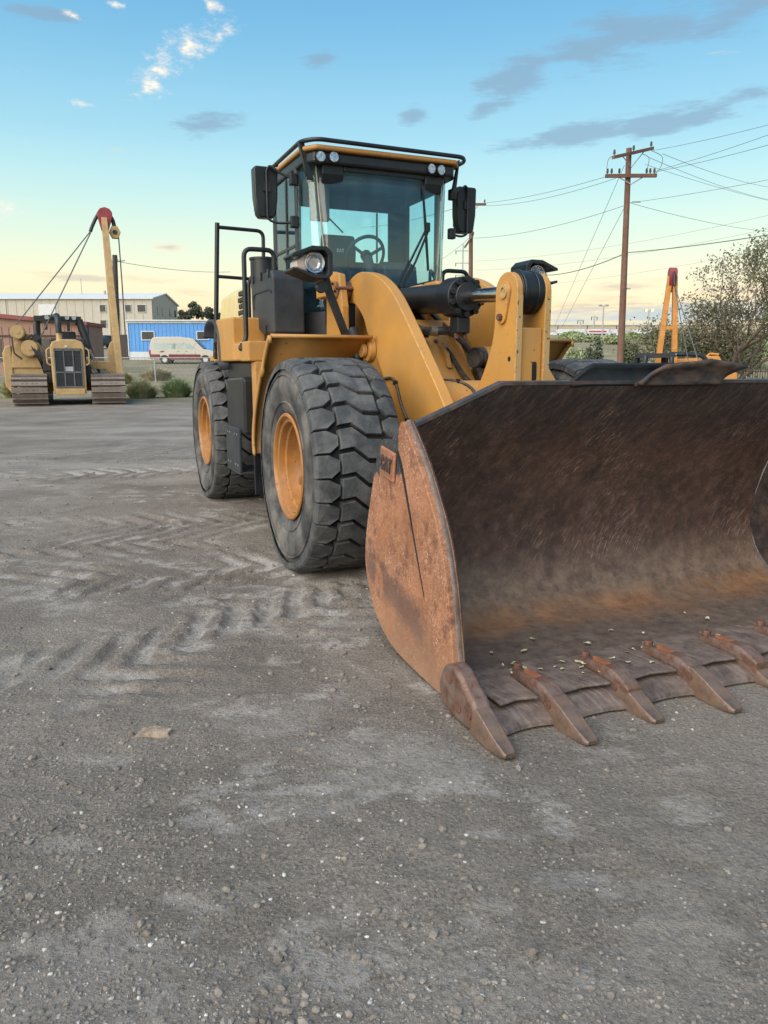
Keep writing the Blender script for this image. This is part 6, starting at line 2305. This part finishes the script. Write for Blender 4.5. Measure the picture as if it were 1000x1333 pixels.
def grow(mb, p, d, length, r, depth, rg, tips, spread=.55):
    n = 4
    pts, rad = [p.copy()], [r]
    for k in range(n):
        d = (d + Vector((rg.gauss(0, .12), rg.gauss(0, .12), rg.gauss(.03, .08)))).normalized()
        p = p + d * length / n
        pts.append(p.copy())
        rad.append(r * (1 - .42 * (k + 1) / n))
        if depth > 0 and k >= 1 and rg.random() < .75:
            ax = d.orthogonal()
            ax.rotate(Matrix.Rotation(rg.random() * 6.28, 3, d))
            nd = (d * math.cos(spread * (0.7 + .6 * rg.random())) + ax.normalized() * math.sin(spread * (.7 + .6 * rg.random()))).normalized()
            grow(mb, p, nd, length * (.55 + .25 * rg.random()), rad[-1] * .62, depth - 1, rg, tips, spread)
        if depth <= 1:
            tips.append(p.copy())
    mb.tube(pts, r, 6 if r > .03 else 4, radii=rad)
    if depth > 0:
        for q in range(2):
            ax = d.orthogonal()
            ax.rotate(Matrix.Rotation(rg.random() * 6.28, 3, d))
            nd = (d * .82 + ax.normalized() * .5).normalized()
            grow(mb, p, nd, length * .68, rad[-1] * .8, depth - 1, rg, tips, spread)


def make_tree(loc, height, seed, label, leafmat, leaves_per_tip, leafsize, trunk_r, depth=4, spread=.55, clump=.28, group=None, lean=0.0, cat='tree', name='deciduous_tree'):
    rg = random.Random(seed)
    t_ = tag(empty(name, loc), label, cat, group)
    mb, tips = MB(), []
    grow(mb, Vector((0, 0, -.3)), Vector((lean, 0, 1)), height * .42, trunk_r, depth, rg, tips, spread)
    zmax = max(p.z for p in tips)
    k = height / zmax
    mb.v = [tuple(q * k for q in v) for v in mb.v]
    mb.build('trunk', BG['bark'], t_, smooth=60)

    def shp(r):
        p = tips[r.randrange(len(tips))] * k
        return p + Vector((r.gauss(0, clump), r.gauss(0, clump), r.gauss(0, clump)))
    leaf_cloud(int(len(tips) * leaves_per_tip), 1, leafsize, seed + 1, shp).build('crown', BG[leafmat], t_)
    return t_


tx = at(914, 490, 38).x
make_tree((tx + 1.1, 38.5, tz(tx, 38.5)), 8.6, 31, 'tall sparse tree with thinning brown-green leaves at the right edge', 'leaf_olive', 4.6, .078, .17, 4, .62, .20, 'trees at the right edge', .06)
make_tree((tx + 3.4, 40, tz(tx + 3, 40)), 9.3, 37, 'bare-branched tree leaning past the right edge of the picture', 'leaf_dry', 1.6, .075, .14, 4, .6, .22, 'trees at the right edge', -.05)
make_tree((at(893, 480, 46).x, 46, tz(14, 46)), 6.6, 41, 'dark leafy tree just right of the orange boom', 'leaf_olive', 6.5, .088, .12, 4, .75, .30, 'trees at the right edge')


def make_bush(loc, rx, ry, rz_, n, size, seed, label, leafmat, cat='shrub', name='shrub', group=None):
    rg = random.Random(seed)
    t_ = tag(empty(name, loc), label, cat, group)
    lobes = [(Vector((rg.uniform(-.6, .6) * rx, rg.uniform(-.6, .6) * ry, rg.uniform(.25, .72) * rz_)), rg.uniform(.32, .5)) for _ in range(11)]

    def shp(r):
        c, s = lobes[r.randrange(len(lobes))]
        d = Vector((r.gauss(0, 1), r.gauss(0, 1), r.gauss(0, 1))).normalized() * (r.random() ** .4)
        p = c + Vector((d.x * rx * s, d.y * ry * s, d.z * rz_ * s))
        p.z = max(.02, p.z)
        return p
    leaf_cloud(n, 1, size, seed, shp).build('foliage', BG[leafmat], t_)
    st = MB()
    for k in range(9):
        c, s = lobes[k]
        st.tube([(0.05 * k * rx * .2, 0, -.1), (c.x * .5, c.y * .5, c.z * .5), tuple(c)], .03, 5, radii=[.035, .025, .01])
    st.build('stem', BG['bark'], t_)
    return t_


def make_tumble(loc, rx, ry, rz_, n, seed, label, mats, group):
    rg = random.Random(seed)
    t_ = tag(empty('weed_bush', loc), label, 'bush', group)
    for mi, mt in enumerate(mats):
        mb = MB()
        for k in range(n // len(mats)):
            a = rg.random() * 6.28
            rr_ = rg.random() ** .5
            bx_, by_ = rx * .55 * rr_ * math.cos(a), ry * .55 * rr_ * math.sin(a)
            tipx, tipy = bx_ * 1.8 + rg.gauss(0, .16), by_ * 1.8 + rg.gauss(0, .16)
            hz__ = rz_ * math.sqrt(max(.05, 1 - rr_ ** 2 * .85)) * (.55 + .6 * rg.random())
            w = .010 + .008 * rg.random()
            px_, py_ = -math.sin(a + rg.random()) * w, math.cos(a + rg.random()) * w
            m_ = Vector((bx_ * 1.25, by_ * 1.25, hz__ * .55))
            b = len(mb.v)
            mb.v += [(bx_ - px_, by_ - py_, -.02), (bx_ + px_, by_ + py_, -.02), (m_.x + px_ * 1.3, m_.y + py_ * 1.3, m_.z), (m_.x - px_ * 1.3, m_.y - py_ * 1.3, m_.z), (tipx, tipy, hz__)]
            mb.f += [(b, b + 1, b + 2, b + 3), (b + 3, b + 2, b + 4)]
        mb.build('stalk' if mi else 'foliage', BG[mt], t_)
    return t_


wg = 'weed bushes along the yard edge'
for i, (pa, pb, ytop, ybot, Y, mats, lab) in enumerate(((206, 256, 490, 519, 31.5, ('weed_green', 'leaf_sage', 'weed_green'), 'round dark green weed bush at the yard edge left of the rear tyre'),
                                                         (158, 212, 492, 519, 31, ('weed_tan', 'leaf_sage', 'weed_tan'), 'straw-tinted weed bush left of the round green one'),
                                                         (178, 232, 478, 492, 38, ('weed_tan', 'leaf_dry'), 'low brown weed clump behind the chain-link fence'),
                                                         (0, 22, 495, 518, 31, ('weed_tan', 'leaf_sage'), 'pale weed clump at the left edge behind the tracks'),
                                                         (150, 175, 484, 500, 36, ('weed_tan', 'leaf_sage'), 'small straw weed tuft beside the left boom foot'))):
    c = at((pa + pb) / 2, ybot, Y)
    rx = (pb - pa) / 2 * Y / 991
    z = tz(c.x, Y)
    make_tumble((c.x, Y, z), rx, rx * .8, max(.4, at((pa + pb) / 2, ytop, Y).z - z), 1100, 50 + i, lab, mats, wg)

# scrub between yard and far lot on the right
bush_r = random.Random(77)
bl_ = [(748, 470, 70, 30, 452, 'leaf_sage', 'pale sage bush beside the right-hand fender'), (775, 470, 64, 26, 446, 'leaf_dark', 'dark green bush between fender and wooden pole'), (823, 470, 66, 28, 441, 'leaf_dark', 'dark green bush just right of the wooden pole'),
       (757, 455, 120, 40, 436, 'leaf_sage', 'grey-green bush behind the fender, farther off'), (795, 458, 110, 46, 440, 'leaf_sage', 'wide grey-green bush left of the wooden pole foot'), (740, 448, 140, 40, 436, 'weed_green', 'small green bush near the far trailers at left'),
       (845, 455, 110, 34, 440, 'leaf_sage', 'grey-green bush behind the orange boom foot'), (910, 460, 80, 70, 430, 'leaf_olive', 'broad olive thicket behind the orange pipelayer'), (955, 462, 75, 70, 428, 'leaf_olive', 'broad olive thicket under the tall sparse tree'), (990, 460, 85, 60, 440, 'leaf_sage', 'sage thicket at the right edge behind the picket fence'),
       (860, 452, 130, 40, 440, 'leaf_olive', 'olive bush between street lamp and orange boom'), (812, 452, 150, 36, 442, 'weed_green', 'low green bush behind the wooden pole, far side')]
for i, (px_, yb, Y, wpx, yt, mt, lab) in enumerate(bl_):
    c = at(px_, yb, Y)
    z = tz(c.x, Y)
    rx = wpx / 2 * Y / 991
    hgt = max(1.2, at(px_, yt, Y).z - z)
    make_bush((c.x, Y, z - .1), rx, rx * .9, hgt, 2600, .022 * Y / 10 * (1.0 if Y > 90 else 1.2), 100 + i, lab, mt, 'bush', 'scrub_bush', 'scrub bushes beyond the yard')
# trees behind the blue office
for i, (px_, yt, yb, Y, wpx, mt, lab) in enumerate(((263, 389, 420, 170, 34, 'leaf_dark', 'dark spreading tree rising behind the blue office'), (243, 402, 420, 175, 18, 'leaf_dark', 'small rounded tree left of the spreading one behind the office'), (226, 408, 420, 180, 22, 'leaf_dark', 'low dark tree next to the beige gable end'),
                                                     (281, 406, 420, 172, 16, 'leaf_dark', 'small dark tree behind the loader handrail'), (237, 402, 420, 178, 8, 'leaf_dry', 'thin rusty-brown tree behind the blue office'))):
    c = at(px_, yb, Y)
    z = tz(c.x, Y)
    top = at(px_, yt, Y).z
    rx = wpx / 2 * Y / 991
    rg = random.Random(200 + i)
    t_ = tag(empty('background_tree', (c.x, Y, z)), lab, 'tree', 'trees behind the blue office')
    hh = top - z
    MB().tube([(0, 0, -.5), (.2, 0, hh * .5), (.0, 0, hh * .8)], .3, 8, radii=[.35, .25, .1]).build('trunk', BG['bark'], t_)
    lobes = [(Vector((rg.uniform(-.75, .75) * rx, rg.uniform(-.6, .6) * rx, hh * rg.uniform(.55, .92))), rg.uniform(.18, .36)) for _ in range(16)]

    def shp(r, lobes=lobes, rx=rx):
        c_, s = lobes[r.randrange(len(lobes))]
        d = Vector((r.gauss(0, 1), r.gauss(0, 1), r.gauss(0, .7))).normalized() * (r.random() ** .45)
        return c_ + d * rx * s
    leaf_cloud(3200, 1, .22, 300 + i, shp).build('crown', BG[mt], t_)

# flat tan stone in the foreground
stn = MB()
ptsx = [(-.075, -.042), (-.03, -.035), (.030, -.045), (.065, -.030), (.072, .012), (.03, .030), (-.01, .052), (-.065, .030)]
stn.add([(x, y, -.01) for x, y in ptsx] + [(x * .9, y * .85, .012 + .006 * math.sin(7 * x + 3 * y)) for x, y in ptsx] + [(0, 0, .020)], [(i, (i + 1) % 8, (i + 1) % 8 + 8, i + 8) for i in range(8)] + [(i + 8, (i + 1) % 8 + 8, 16) for i in range(8)])
so = stn.build('flat_stone', M('tan_stone', (0.26, 0.205, 0.150), .9, var=.5, vscale=30, bump=.8, bscale=60), None)
so.location = (-.92, 2.84, ground_z(-.92, 2.84))
tag(so, 'flat tan stone half sunk in the grey gravel at left', 'stone')
